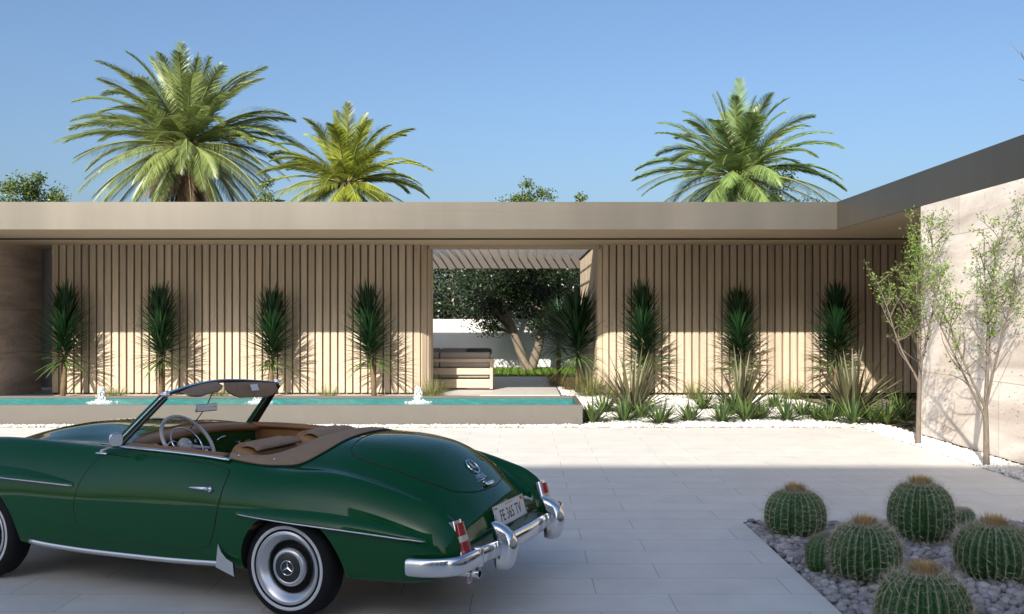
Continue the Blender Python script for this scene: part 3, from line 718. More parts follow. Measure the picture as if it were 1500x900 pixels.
def palm(seed, base, hz, L, n, m, label, dead=0, amax=135, wleaf=.034, amin=4, pw=.8, ll=.42, nl=58):
    rr = random.Random(seed); e = empty("palm_tree", base, label=label, cat="palm", group="palms behind the house")
    tr = MB(); tr.tube([(0,0,-.1),(.05,0,hz*.4),(0,.03,hz*.8),(0,0,hz)], [.30,.25,.26,.30], 14)
    for k in range(int(hz/.16)):
        z = k*.16
        tr.lathe([(.27,z),(.34,z+.10),(.27,z+.16)], 12, (0,0,0), 'z')
    tr.build("trunk", M['palmtrunk'], e, True)
    def frond(fl, ra, a, ang, ln, droop, ll_):
        d = Vector((math.sin(ang)*math.cos(a), math.sin(ang)*math.sin(a), math.cos(ang)))
        p = Vector((.12*math.cos(a), .12*math.sin(a), hz)); S = 16; pts = []; ds = []
        for i in range(S+1):
            pts.append(p.copy()); ds.append(d.copy())
            d = (d+Vector((0,0,-droop/S*(.3+1.5*i/S)))).normalized(); p = p+d*ln/S
        ra.tube(pts, [.030*(1-.85*i/S)+.004 for i in range(S+1)], 4, cap=False)
        side = Vector((-math.sin(a), math.cos(a), 0)); tw = rr.uniform(-.35,.35)
        for i in range(nl):
            t = .12+.88*i/nl; f = t*S; i0 = min(int(f),S-1); q = pts[i0].lerp(pts[i0+1], f-i0); dd = ds[i0]
            nrm = side.cross(dd).normalized()
            if nrm.z < 0 and abs(ang) < 1.4: nrm = -nrm
            l_ = ll_*ln/3.2*(math.sin(math.pi*min(1,(.16+t*.84)))**.55)*rr.uniform(.85,1.1)+.05
            for sg in (-1,1):
                sv = side*math.cos(tw)*sg+nrm*math.sin(tw)*sg
                d2 = (dd*(.75+.6*t)+sv*.8+nrm*.32+Vector((rr.uniform(-.1,.1),rr.uniform(-.1,.1),-.10+rr.uniform(-.1,.1)))).normalized()
                fl.blade(q, d2, l_, wleaf, 2, .35, side=dd*.8+nrm*.5, base=.7)
    fl = MB(); ra = MB()
    for k in range(n):
        t = k/(n-1); a = k*2.39996+rr.uniform(-.25,.25); ang = R(amin+(amax-amin)*t**pw+rr.uniform(-6,6))
        frond(fl, ra, a, ang, L*rr.uniform(.88,1.06)*(.85+.15*min(1,t*4)), rr.uniform(.95,1.45)*(1.-.45*t), ll)
    c = fl.build("crown", m, e); ra.build("rachis", M['rachis'], c)
    if dead:
        fl = MB(); ra = MB()
        for k in range(dead):
            frond(fl, ra, k*2.39996, R(rr.uniform(136,166)), L*rr.uniform(.6,.8), .2, ll*.9)
        c = fl.build("dead_fronds", M['palm_dead'], e); ra.build("rachis", M['palm_dead'], c)
    return e
palm(81,(xat(272,34),34,0),1.73+250*34/1400,4.0,118,M['palm'],"tall full date palm with brown hanging fronds above the left roof",dead=26,amax=126,nl=96,ll=.58,wleaf=.042,pw=.82)
palm(83,(xat(508,33),33,0),1.73+196*33/1400,3.05,56,M['palm_b'],"yellow green palm beside the tall date palm, left of the courtyard",amax=118,wleaf=.046,ll=.60,nl=80)
palm(85,(xat(1080,34),34,0),1.73+206*34/1400,3.75,74,M['palm_c'],"green palm with arching fronds above the right roof",amax=124,wleaf=.043,ll=.62,nl=90)
# bare tree showing a few twigs in the top right corner
bt = MB(); rr = random.Random(90)
tp,_ = grow(bt,(0,0,-.1),(0,0,1),6.2,.16,.10,8,.05,0,rr,8)
def bare(p,d,L,r_,lv):
    pts,_ = grow(bt,p,d,L,r_,r_*.4,6,.16,.02,rr,4)
    if lv: 
        for k in range(4): bare(pts[rr.choice((2,3,4,5,6))],Vector((rr.uniform(-1,1),rr.uniform(-1,1),rr.uniform(0,1.1))),L*.55,r_*.5,lv-1)
for k in range(5): bare(tp[-1-(k%3)],Vector((math.cos(k*1.4+2.6),math.sin(k*1.4+2.6),.7)),2.2,.025,2)
e = empty("bare_tree",(12.75,20.5,0),label="bare twigs of a leafless tree in the top right corner beyond the wing roof",cat="tree")
bt.build("trunk", M['bark'], e, True)

# ------------------------------------------------------------------ cacti
def cactus(u, vb, rpx, hratio, ribs, seed, label, tuft=True):
    d = 2422/(vb-464); rad_ = rpx*d/1400; h = rad_*hratio; rr = random.Random(seed)
    e = empty("barrel_cactus", (xat(u,d), d, -.03), rr.uniform(0,6), label=label, cat="cactus", group="barrel cacti in the pebble bed")
    b = MB(); ny, nt = 30, ribs*6; rows = []
    def prof(t):
        a = t*math.pi; x = math.sin(a)**.82; z = h*(.5-.5*math.cos(a))
        return rad_*x*(1-.10*math.cos(a)*-1 if t < .5 else 1), z
    def surf(t, th):
        x, z = prof(t); ph_ = (th*ribs/(2*math.pi)) % 1.0
        ridge = 1-abs(2*ph_-1)**1.0
        x2 = x*(1-.19*(abs(math.sin(math.pi*ph_))**.75))
        dz = -h*.07*math.exp(-((t-1)/.10)**2)
        return Vector((x2*math.cos(th), x2*math.sin(th), z+dz))
    for i in range(ny+1):
        t = .10+.90*i/ny; rows.append([surf(t, 2*math.pi*j/nt) for j in range(nt)])
    b.grid(rows, True); b.build("body", M['cactus'], e, True)
    rg = MB()
    for k in range(ribs):
        th = 2*math.pi*k/ribs
        rg.tube([surf(t,th) for t in np.linspace(.14,.985,22)], .0042*(rad_/.24), 5, cap=False)
    rg.build("ridges", M['ridge'], e, True)
    sp = MB()
    for k in range(ribs):
        th = 2*math.pi*k/ribs
        for i in range(14):
            t = .20+.77*i/13; p = surf(t, th); q = surf(min(t+.02,1), th); c_ = Vector((math.cos(th),math.sin(th),0))
            tg = (q-p).normalized(); sd_ = Vector((-math.sin(th),math.cos(th),0)); nn = sd_.cross(tg)
            if nn.dot(c_+Vector((0,0,.3 if t > .5 else -.3))) < 0: nn = -nn
            for s in range(7):
                a = rr.uniform(0,6.283); o_ = rr.uniform(.35,1.2)
                dd = (nn*o_+tg*math.sin(a)*.9+sd_*math.cos(a)*.9).normalized()
                L = rr.uniform(.045,.09)*(rad_/.24)
                w_ = dd.orthogonal().normalized()*.0009
                sp.add([p+w_,p-w_,p+dd*L],[(0,1,2)])
            # areole
            sp.add([p+v_*.004 for v_ in (tg,sd_,-tg,-sd_)],[(0,1,2,3)])
    sp.build("spines", M['spine'], e)
    if tuft:
        tf = MB()
        for k in range(420):
            a = rr.uniform(0,6.283); q = rad_*.30*rr.random()**.5; L = rr.uniform(.04,.085)*(rad_/.24)
            p = Vector((q*math.cos(a),q*math.sin(a),h*.955)); dd = Vector((math.cos(a)*q/rad_*2+rr.uniform(-.25,.25),math.sin(a)*q/rad_*2+rr.uniform(-.25,.25),1))
            tf.blade(p,dd,L,.006,1,0,base=1)
        tf.build("crown_tuft", M['tuft'], e)
    return e
cactus(1165,785,43.5,1.72,26,1,"round barrel cactus at the pebble bed's corner, nearest the paving edge")
cactus(1349,792,46,2.02,26,2,"tallest barrel cactus with a tan crown, at the back of the bed")
cactus(1409,772,19,1.75,18,3,"small barrel cactus peeking out behind the tallest one",False)
cactus(1267,850,51,1.82,28,4,"spiny barrel cactus with a tan crown in the middle of the bed")
cactus(1214,838,33,1.9,22,5,"small barrel cactus tucked behind the middle one",False)
cactus(1456,846,54,1.62,28,6,"wide barrel cactus at the right edge of the picture")
cactus(1353,948,66,1.86,28,7,"front barrel cactus with a broad tan crown, cut by the bottom edge")
# ------------------------------------------------------------------ the car (x forward, y to its left, z up; rear axle at x = 0)
CYAW = math.pi-.373
car = empty("convertible_car", (-1.034,6.2,0), CYAW, label="dark green classic convertible with its top down and brown leather interior, parked on the paving", cat="car")
def cr(P, n):
    """Catmull-Rom through rows (array k x ...), n steps per span"""
    P = np.asarray(P, float); k = len(P); E_ = np.concatenate([[2*P[0]-P[1]], P, [2*P[-1]-P[-2]]]); out = []
    for i in range(k-1):
        a,b,c,d = E_[i],E_[i+1],E_[i+2],E_[i+3]
        for j in range(n):
            t = j/n; out.append(.5*((2*b)+(-a+c)*t+(2*a-5*b+4*c-d)*t*t+(-a+3*b-3*c+d)*t**3))
    out.append(P[-1]); return np.array(out)
# control lines per station: L0 centre .. L9 sill underside, each (y, z)
def st(x, z0, L1, L2, L3, L4, L5, L6, L7, L8, L9): return [(x,0,z0)]+[(x,)+p for p in (L1,L2,L3,L4,L5,L6,L7,L8,L9)]
ST = [
 # nose (outside the photograph)
 [(3.04,0,.34),(3.04,.2,.34),(3.03,.34,.34),(3.01,.46,.34),(2.98,.56,.34),(2.95,.64,.34),(2.93,.68,.34),(2.92,.70,.335),(2.91,.70,.33),(2.90,.66,.32)],
 [(3.17,0,.50),(3.16,.2,.50),(3.13,.34,.50),(3.11,.48,.52),(3.09,.60,.53),(3.03,.70,.50),(2.98,.74,.46),(2.94,.755,.40),(2.91,.74,.34),(2.89,.68,.31)],
 [(3.12,0,.68),(3.11,.2,.67),(3.08,.34,.66),(3.07,.48,.70),(3.07,.61,.71),(3.0,.73,.64),(2.94,.78,.54),(2.91,.79,.43),(2.88,.765,.34),(2.86,.70,.30)],
 st(2.86,.80,(.22,.79),(.38,.765),(.49,.80),(.63,.855),(.755,.76),(.82,.58),(.825,.42),(.79,.32),(.72,.28)),
 st(2.6,.885,(.22,.873),(.40,.835),(.51,.845),(.65,.90),(.78,.79),(.84,.58),(.845,.41),(.80,.295),(.73,.26)),
 st(2.35,.945,(.22,.93),(.40,.885),(.52,.873),(.67,.918),(.79,.81),(.853,.59),(.85,.41),(.805,.28),(.73,.25)),
 st(2.05,.982,(.22,.968),(.41,.92),(.53,.888),(.68,.915),(.80,.80),(.855,.60),(.848,.41),(.803,.27),(.73,.245)),
 st(1.75,.985,(.22,.975),(.42,.94),(.55,.900),(.69,.902),(.80,.79),(.85,.60),(.845,.41),(.80,.262),(.73,.235)),
 st(1.5,.978,(.24,.97),(.46,.945),(.61,.908),(.71,.892),(.80,.785),(.847,.60),(.842,.41),(.797,.256),(.73,.23)),
 st(1.25,.96,(.26,.955),(.50,.94),(.67,.918),(.735,.895),(.805,.785),(.845,.60),(.84,.41),(.795,.252),(.73,.226)),
 st(.95,.94,(.27,.937),(.52,.925),(.69,.910),(.745,.888),(.81,.78),(.845,.60),(.84,.41),(.795,.252),(.73,.226)),
 st(.65,.93,(.27,.928),(.52,.917),(.69,.902),(.75,.872),(.815,.77),(.848,.60),(.84,.41),(.795,.258),(.73,.23)),
 st(.40,.945,(.27,.938),(.51,.915),(.68,.885),(.765,.83),(.828,.74),(.857,.60),(.845,.41),(.80,.268),(.73,.24)),
 st(.20,.962,(.27,.95),(.50,.908),(.65,.862),(.762,.822),(.84,.735),(.868,.60),(.853,.42),(.80,.275),(.73,.245)),
 st(0,.978,(.27,.962),(.48,.905),(.63,.847),(.747,.832),(.838,.745),(.872,.60),(.86,.43),(.80,.278),(.73,.25)),
 st(-.2,.985,(.27,.965),(.47,.90),(.62,.838),(.728,.838),(.826,.745),(.868,.60),(.858,.43),(.80,.278),(.73,.255)),
 st(-.4,.972,(.27,.948),(.46,.88),(.61,.805),(.718,.816),(.815,.725),(.86,.585),(.85,.43),(.795,.28),(.73,.262)),
 st(-.58,.93,(.27,.905),(.46,.835),(.605,.755),(.708,.778),(.805,.69),(.848,.565),(.84,.42),(.79,.283),(.72,.27)),
 st(-.74,.835,(.27,.812),(.46,.755),(.60,.69),(.70,.735),(.795,.65),(.838,.54),(.832,.41),(.785,.287),(.715,.28)),
 [(-.87,0,.715),(-.865,.27,.70),(-.86,.46,.655),(-.865,.59,.615),(-.88,.69,.69),(-.875,.782,.605),(-.87,.824,.51),(-.85,.823,.40),(-.82,.78,.292),(-.78,.71,.288)],
 [(-.955,0,.635),(-.95,.27,.622),(-.945,.46,.585),(-.95,.585,.56),(-.97,.68,.63),(-.955,.765,.56),(-.935,.803,.475),(-.91,.803,.385),(-.86,.77,.295),(-.80,.70,.29)],
 [(-1.01,0,.55),(-1.005,.27,.54),(-.995,.46,.51),(-1.0,.58,.50),(-1.03,.672,.545),(-1.01,.748,.495),(-.98,.785,.435),(-.95,.785,.365),(-.89,.755,.30),(-.81,.69,.292)],
 [(-1.025,0,.45),(-1.02,.27,.445),(-1.01,.46,.43),(-1.015,.575,.425),(-1.045,.668,.44),(-1.025,.74,.415),(-.99,.775,.385),(-.96,.77,.34),(-.89,.745,.303),(-.81,.68,.295)],
 [(-.98,0,.34),(-.975,.27,.34),(-.965,.46,.335),(-.965,.57,.335),(-.985,.66,.34),(-.975,.725,.335),(-.95,.755,.33),(-.92,.75,.32),(-.87,.73,.302),(-.80,.67,.296)],
 [(-.88,0,.29),(-.88,.26,.29),(-.87,.44,.29),(-.87,.56,.29),(-.875,.645,.292),(-.87,.70,.294),(-.86,.73,.296),(-.85,.72,.298),(-.82,.70,.298),(-.78,.65,.297)],
]
NET = np.array(ST)                                    # rows x 10 x 3
mir = NET[:, ::-1].copy(); right = NET[:, 1:].copy(); right[:, :, 1] *= -1
FULL = np.concatenate([mir, right], 1)                # left sill .. centre .. right sill
G = cr(FULL, 6); G = np.stack([cr(r_, 5) for r_ in G])    # u x v x 3
nu, nv = G.shape[:2]
V = G.reshape(-1,3); Fq = [(i*nv+j, (i+1)*nv+j, (i+1)*nv+j+1, i*nv+j+1) for i in range(nu-1) for j in range(nv-1)]
SB = MB(); SB.add(V, Fq)
BVH = BVHTree.FromPolygons([Vector(p) for p in V], Fq)
SB.add([], [])
SB.f += [(i*nv, i*nv+nv-1, (i+1)*nv+nv-1, (i+1)*nv) for i in range(nu-1)]          # underside
SB.f += [tuple(reversed(range(nv))), tuple((nu-1)*nv+j for j in range(nv))]
SB.m = [0]*len(SB.f)
def from_side(x, z, sg=1, off=0.):
    h = BVH.ray_cast(Vector((x, 2*sg, z)), Vector((0,-sg,0)))
    if h[0] is None: return Vector((x,.8*sg,z)), Vector((0,sg,0))
    n_ = h[1] if h[1].y*sg > 0 else -h[1]
    return h[0]+n_*off, n_
def from_top(x, y, off=0.):
    h = BVH.ray_cast(Vector((x,y,3)), Vector((0,0,-1)))
    if h[0] is None: return Vector((x,y,.5)), Vector((0,0,1))
    n_ = h[1] if h[1].z > 0 else -h[1]
    return h[0]+n_*off, n_
def from_back(y, z, off=0.):
    h = BVH.ray_cast(Vector((-3,y,z)), Vector((1,0,0)))
    if h[0] is None: return Vector((-1,y,z)), Vector((-1,0,0))
    n_ = h[1] if h[1].x < 0 else -h[1]
    return h[0]+n_*off, n_
body = SB.build("body", [M['paint'], M['archin'], M['leather'], M['carpet']], car, True)
# cutters: wheel arches and cockpit
def cutter(mb):
    bmm = mb.build("cutter", M['paint']); return bmm
def cyl(cx, cz, r_, y0, y1):
    b = MB(); b.lathe([(r_,y0),(r_,y1)], 64, (cx,0,cz), 'y', closed=True); return b
cks = []
for (cx,cz,r_) in ((-.035,.285,.345),(2.4,.30,.345)):
    for sg in (1,-1):
        a,b = sorted((sg*.50, sg*1.1)); cks.append(cutter(cyl(cx,cz,r_,a,b)))
# cockpit outline in plan, rounded
half = [(1.44,0),(1.43,.25),(1.39,.47),(1.33,.60),(1.24,.655),(1.0,.672),(.70,.672),(.50,.665),(.36,.645),(.27,.60),(.20,.50),(.155,.33),(.14,.15)]
outl = cr(half+[(.137,0)]+[(x,-y) for x,y in reversed(half[1:])]+[(1.44,0)], 4)[:-1]
cb_ = MB(); k_ = len(outl)
cb_.add([(x,y,.36) for x,y in outl]+[(x,y,1.3) for x,y in outl], [(i,(i+1)%k_,k_+(i+1)%k_,k_+i) for i in range(k_)]+[tuple(reversed(range(k_))),tuple(range(k_,2*k_))])
ck2 = cutter(cb_); cks.append(ck2)
import bmesh
for c in cks:
    b_ = bmesh.new(); b_.from_mesh(c.data); bmesh.ops.recalc_face_normals(b_, faces=b_.faces); b_.to_mesh(c.data); b_.free()
b_ = bmesh.new(); b_.from_mesh(body.data); bmesh.ops.recalc_face_normals(b_, faces=b_.faces); b_.to_mesh(body.data); b_.free()
body.parent = None
for c in cks:
    md = body.modifiers.new("cut", 'BOOLEAN'); md.object = c; md.operation = 'DIFFERENCE'; md.solver = 'EXACT'
bpy.context.view_layer.update()
nm_ = bpy.data.meshes.new_from_object(body.evaluated_get(bpy.context.evaluated_depsgraph_get()))
body.modifiers.clear(); body.data = nm_; nm_.name = "body"; body.parent = car
for c in cks: bpy.data.objects.remove(c)
nm_.materials.clear()
for x in (M['paint'],M['archin'],M['leather'],M['carpet']): nm_.materials.append(x)
for p in nm_.polygons:
    c = p.center; h = BVH.find_nearest(c); on = h[3] < .004
    p.use_smooth = True
    if on: p.material_index = 0
    elif c.z < .3 and abs(p.normal.z) > .9: p.material_index = 1
    elif .13 < c.x < 1.45 and abs(c.y) < .68 and c.z > .34: p.material_index = 3 if c.z < .4 else 2
    else: p.material_index = 1
nm_.set_sharp_from_angle(angle=R(32))

# --- panels that lie on the body surface
def loop_tube(name, pts, r_, m, parent, closed=True, n=6, sx=1, sy=1):
    b = MB(); p = list(pts)
    if closed: p = p+[p[0]]
    b.tube(p, r_, n, sx=sx, sy=sy); return b.build(name, m, parent, True)
def patch(outline, proj, nrow=40, ncol=40, off=.003):
    """fill a plan/side outline [(a,b)] with rows of constant b, projected on the body"""
    P = np.array(outline); lo, hi = P[:,1].min(), P[:,1].max(); rows = []
    for i in range(nrow+1):
        b = lo+(hi-lo)*(.002+.996*i/nrow); xs = []
        for (a0,b0),(a1,b1) in zip(P, np.roll(P,-1,0)):
            if (b0-b)*(b1-b) < 0 or b0 == b: xs.append(a0+(a1-a0)*(b-b0)/(b1-b0) if b1 != b0 else a0)
        a0, a1 = min(xs), max(xs); rows.append([proj(a0+(a1-a0)*j/ncol, b, off)[0] for j in range(ncol+1)])
    mb = MB(); mb.grid(rows); return mb
def door_outline():
    top = [(1.40,.868),(1.2,.872),(.9,.866),(.62,.852),(.43,.822)]
    return cr([(.43,.822),(.425,.78),(.445,.66),(.475,.52),(.505,.43),(.55,.378),(.65,.357),(.85,.348),(1.1,.345),(1.32,.352),(1.45,.375),(1.53,.43),(1.56,.52),(1.545,.64),(1.50,.75),(1.44,.83),(1.40,.868)], 4).tolist()+cr(top,3)[1:-1].tolist()
for sg in (1,-1):
    ol = door_outline(); pj = lambda a,b,off,sg=sg: from_side(a,b,sg,off)
    mb = patch(ol, pj, 44, 40, .0022)
    d_ = mb.build("door", M['paint'], car, True)
    loop_tube("shut_line", [from_side(a,b,sg,.0016)[0] for a,b in ol], .0028, M['dark'], d_)
    hb = MB(); hp = [from_side(x,.716,sg,o_)[0] for x,o_ in ((.665,.012),(.655,.028),(.60,.034),(.545,.032),(.52,.02))]
    hb.tube(hp, [.006,.008,.009,.012,.014], 8); hb.lathe([(.0,-.006),(.018,-.006),(.020,.008),(.016,.02),(0,.024)], 16, tuple(from_side(.52,.716,sg,.0)[0]), 'y')
    hb.build("handle", M['chrome'], d_, True)
    cs = MB(); pts = [Vector((x, sg*y, z)) for x,y,z in cr([(1.30,.722,.914),(1.1,.736,.911),(.85,.742,.904),(.62,.745,.894),(.455,.742,.880)],5)]
    cs.tube(pts, .016, 8, sx=1.0, sy=.6, up=(0,0,1)); cs.build("sill_trim", M['chrome'], d_, True)
    # rocker chrome, splash guard, side lamps line
    rk = MB(); pts = [from_side(x,z,sg,.004)[0] for x,z in cr([(1.97,.286),(1.8,.272),(1.5,.262),(1.1,.262),(.75,.268),(.44,.282)],5)]
    rk.tube(pts, .017, 8, sx=.45, sy=1., up=(0,0,1)); rk.build("rocker_trim", M['satin'], car, True)
    gb = MB(); o3 = [(.425,.42),(.405,.37),(.375,.325),(.33,.285),(.335,.225),(.42,.258),(.475,.272),(.46,.33)]
    o3 = [(.452,.405),(.43,.36),(.395,.325),(.348,.305),(.338,.225),(.40,.245),(.468,.268),(.462,.33)]
    f_ = [Vector((x,sg*.853,z)) for x,z in o3]; g_ = [Vector((x,sg*.838,z)) for x,z in o3]; kk = len(o3)
    gb.add(f_+g_, [tuple(range(kk)),tuple(reversed(range(kk,2*kk)))]+[(i,(i+1)%kk,kk+(i+1)%kk,kk+i) for i in range(kk)])
    gb.build("splash_guard", M['satin'], car)
    # wheel brows with chrome beads
    for pts_ in ([(.315,.602),(.12,.594),(-.08,.584),(-.30,.574),(-.50,.562),(-.70,.547),(-.885,.530)], [(2.98,.64),(2.75,.668),(2.5,.682),(2.25,.690),(2.0,.687),(1.8,.682),(1.58,.675)]):
        C = cr(pts_, 6); rows = []; tip = []
        for i,(x,z) in enumerate(C):
            t = i/(len(C)-1); w_ = max(0.,math.sin(math.pi*(t*.9+.05)))**.7 if 0 < t < 1 else 0.
            w_ = .004+.040*w_; hh = .012+.055*math.sin(math.pi*t)**.8 if 0 < t < 1 else .012
            up_ = from_side(x,z+hh,sg,.0005)[0]; mid_ = from_side(x,z+hh*.45,sg,w_*.72)[0]; tp_ = from_side(x,z,sg,w_)[0]; tb_ = from_side(x,z-.006,sg,w_*.96)[0]; in_ = from_side(x,z-.010,sg,-.004)[0]
            rows.append([up_,up_.lerp(mid_,.5)+(mid_-up_).cross(Vector((sg,0,0)))*0,mid_,tp_,tb_,in_]); tip.append(tb_+Vector((0,sg*.001,-.001)))
        mb = MB(); mb.grid(rows); br_ = mb.build("wheel_brow", M['paint'], car, True, angle=50)
        bd = MB(); bd.tube(tip, .0048, 6); bd.build("bead", M['satin'], br_, True)
# boot lid
lid = cr([(-.13,0),(-.135,.2),(-.155,.36),(-.20,.44),(-.30,.485),(-.45,.495),(-.60,.485),(-.72,.45),(-.82,.37),(-.88,.24),(-.905,.1),(-.908,0)], 5)
lido = lid.tolist()+[(x,-y) for x,y in lid[::-1][1:-1].tolist()]
pl_ = patch([(y,x) for x,y in lido], lambda a,b,off: from_top(b,a,off), 44, 44, .003)
bl = pl_.build("boot_lid", M['paint'], car, True)
loop_tube("shut_line", [from_top(x,y,.0016)[0] for x,y in lido], .0032, M['dark'], bl)
# frames on the tail for badge, script, handle, plate
def tail_frame(x, off=.004):
    p, n_ = from_top(x, 0, off); n_ = n_.normalized(); ly = Vector((0,-1,0))      # text runs to the car's right seen from behind
    return p, ly, n_.cross(ly).normalized(), n_
def star_badge(name, c, ex, ey, ez, r_, m, parent, thick=.0035):
    mb = MB(); ring = [c+ex*math.cos(a)*r_+ey*math.sin(a)*r_+ez*thick for a in np.linspace(0,2*math.pi,37)[:-1]]
    mb.tube(ring+[ring[0]], thick, 6)
    for k in range(3):
        a = math.pi/2+k*2*math.pi/3; d = ex*math.cos(a)+ey*math.sin(a); s_ = ex*-math.sin(a)+ey*math.cos(a); w_ = r_*.15
        b0 = c+ez*thick*.3; ap = c+ez*thick*2.2; tipp = c+d*r_+ez*thick; 
        mb.add([b0+s_*w_, b0-s_*w_, tipp, ap, b0-d*w_*.6], [(0,2,3),(1,3,2),(0,3,4),(1,4,3)])
    return mb.build(name, m, parent)
p,ex,ey,ez = tail_frame(-.785,.006)
star_badge("star_badge", p, ex, ey, ez, .052, M['chrome'], bl, .004)
def text(name, s_, c, ex, ey, ez, size, m, parent, ext=.0015, shear=0., sx=1.):
    cu = bpy.data.curves.new(name, 'FONT'); cu.body = s_; cu.size = size; cu.extrude = ext; cu.align_x = 'CENTER'; cu.align_y = 'CENTER'; cu.shear = shear; cu.resolution_u = 3
    o = bpy.data.objects.new(name, cu); col.objects.link(o); bpy.context.view_layer.update()
    me = bpy.data.meshes.new_from_object(o.evaluated_get(bpy.context.evaluated_depsgraph_get())); bpy.data.objects.remove(o)
    me.name = name; Mx = Matrix((( ex.x*sx,ey.x,ez.x,c.x),(ex.y*sx,ey.y,ez.y,c.y),(ex.z*sx,ey.z,ez.z,c.z),(0,0,0,1))); me.transform(Mx)
    me.materials.append(m); o = bpy.data.objects.new(name, me); col.objects.link(o); o.parent = parent; return o
p,ex,ey,ez = tail_frame(-.842,.006)
text("script_badge", "190SL", p-ex*.01, ex, ey, ez, .05, M['chrome'], bl, .002, .25, 1.15)
ub = MB(); ub.tube([p-ey*.026-ex*.10+ez*.002, p-ey*.024+ez*.003, p-ey*.018+ex*.095+ez*.002], [.002,.004,.002], 6); ub.build("badge_line", M['chrome'], bl, True)
p,ex,ey,ez = tail_frame(-.893,.008)
hb = MB(); hb.obox(p+ez*.012, ex*.055, ey*.012, ez*.010); bevel(hb.build("handle", M['chrome'], bl, True), .008, 3)
p2,_,_,_ = tail_frame(-.872,.004); kb = MB(); kb.lathe([(0,.008),(.010,.006),(.012,0)], 12, tuple(p2+ex*-.02), 'z'); kb.build("keyhole", M['chrome'], bl, True)
# number plate on the tail panel
pc = Vector((-1.024,0,.545)); ez = Vector((-1,0,.28)).normalized(); ex = Vector((0,-1,0)); ey = ez.cross(ex).normalized()
pc = pc+ez*.016
nb = MB(); nb.obox(pc, ex*.235, ey*.064, ez*.004); npl = bevel(nb.build("number_plate", M['plate'], car), .006, 2)
loop_tube("plate_rim", [pc+ex*a*.233+ey*b*.062+ez*.004 for a,b in ((-1,-1),(1,-1),(1,1),(-1,1))], .0035, M['satin'], npl, n=4)
text("plate_number", "FE 365 TV", pc+ez*.0045-ey*.010, ex, ey, ez, .098, M['ink'], npl, .0008, 0, .80)
text("plate_heading", "·········", pc+ez*.0045+ey*.046, ex, ey, ez, .05, M['redink'], npl, .0008)
mk = MB(); mk.obox(pc+ex*.198+ey*.044+ez*.005, ex*.016, ey*.010, ez*.001); mk.build("plate_mark", M['redink'], npl)
mk = MB(); mk.obox(pc-ex*.20+ey*.046+ez*.005, ex*.012, ey*.004, ez*.001); mk.build("plate_mark", M['ink'], npl)
# tail lamps
for sg in (1,-1):
    t = empty("tail_lamp"); t.parent = car
    top,n1_ = from_back(sg*.668,.607); bot,n2_ = from_back(sg*.664,.432); ax = (bot-top); L_ = ax.length; axn = ax.normalized(); out = (n1_+n2_+Vector((-.3,sg*.75,0))).normalized(); top = top-out*.012; bot = bot-out*.004; out = (out-axn*out.dot(axn)).normalized(); sd_ = axn.cross(out)
    def lens(t0,t1,w0,w1,dp):
        mb = MB(); rows = []
        for i in range(7):
            f = i/6; c = top+ax*(t0+(t1-t0)*f); w_ = w0+(w1-w0)*f
            rows.append([c+sd_*w_*math.sin(a)+out*dp*math.cos(a) for a in np.linspace(-.56*math.pi,.56*math.pi,13)])
        mb.grid(rows); n0 = len(rows[0])
        o_ = len(mb.v); mb.f += [tuple(range(n0)), tuple(reversed([6*n0+j for j in range(n0)]))]; mb.m = [0]*len(mb.f)
        return mb
    bz = lens(-.05,1.08,.047,.057,.044); bz.build("bezel", M['chrome'], t, True, angle=40)
    lens(.04,.42,.042,.048,.058).build("red_lens", M['redlens'], t, True, angle=40)
    lens(.422,.60,.048,.050,.0585).build("clear_lens", M['clearlens'], t, True, angle=40)
    lens(.602,.96,.050,.050,.058).build("red_lens", M['redlens'], t, True, angle=40)
# bumper
bp_ = empty("rear_bumper"); bp_.parent = car
def bar(pts, hh, bulge, name, m, n=8):
    C = cr(pts, n); rows = []
    for i in range(len(C)):
        p = Vector(C[i]); t = Vector(C[min(i+1,len(C)-1)]-C[max(i-1,0)]).normalized(); o_ = Vector((t.y,-t.x,0)).normalized()
        if o_.x > .0 and abs(p.y) < .7: o_ = -o_
        if abs(p.y) >= .7 and o_.y*p.y < 0: o_ = -o_
        h_ = hh*(1 if 0 < i < len(C)-1 else .9)
        rows.append([p+o_*bulge*math.copysign(abs(math.cos(a))**.7,math.cos(a))+Vector((0,0,h_*math.copysign(abs(math.sin(a))**.75,math.sin(a)))) for a in np.linspace(0,2*math.pi,17)[:-1]])
    mb = MB(); mb.grid(rows, True); k = 16
    mb.f += [tuple(reversed(range(k))), tuple((len(rows)-1)*k+j for j in range(k))]; mb.m = [0]*len(mb.f)
    return mb.build(name, m, bp_, True, angle=60)
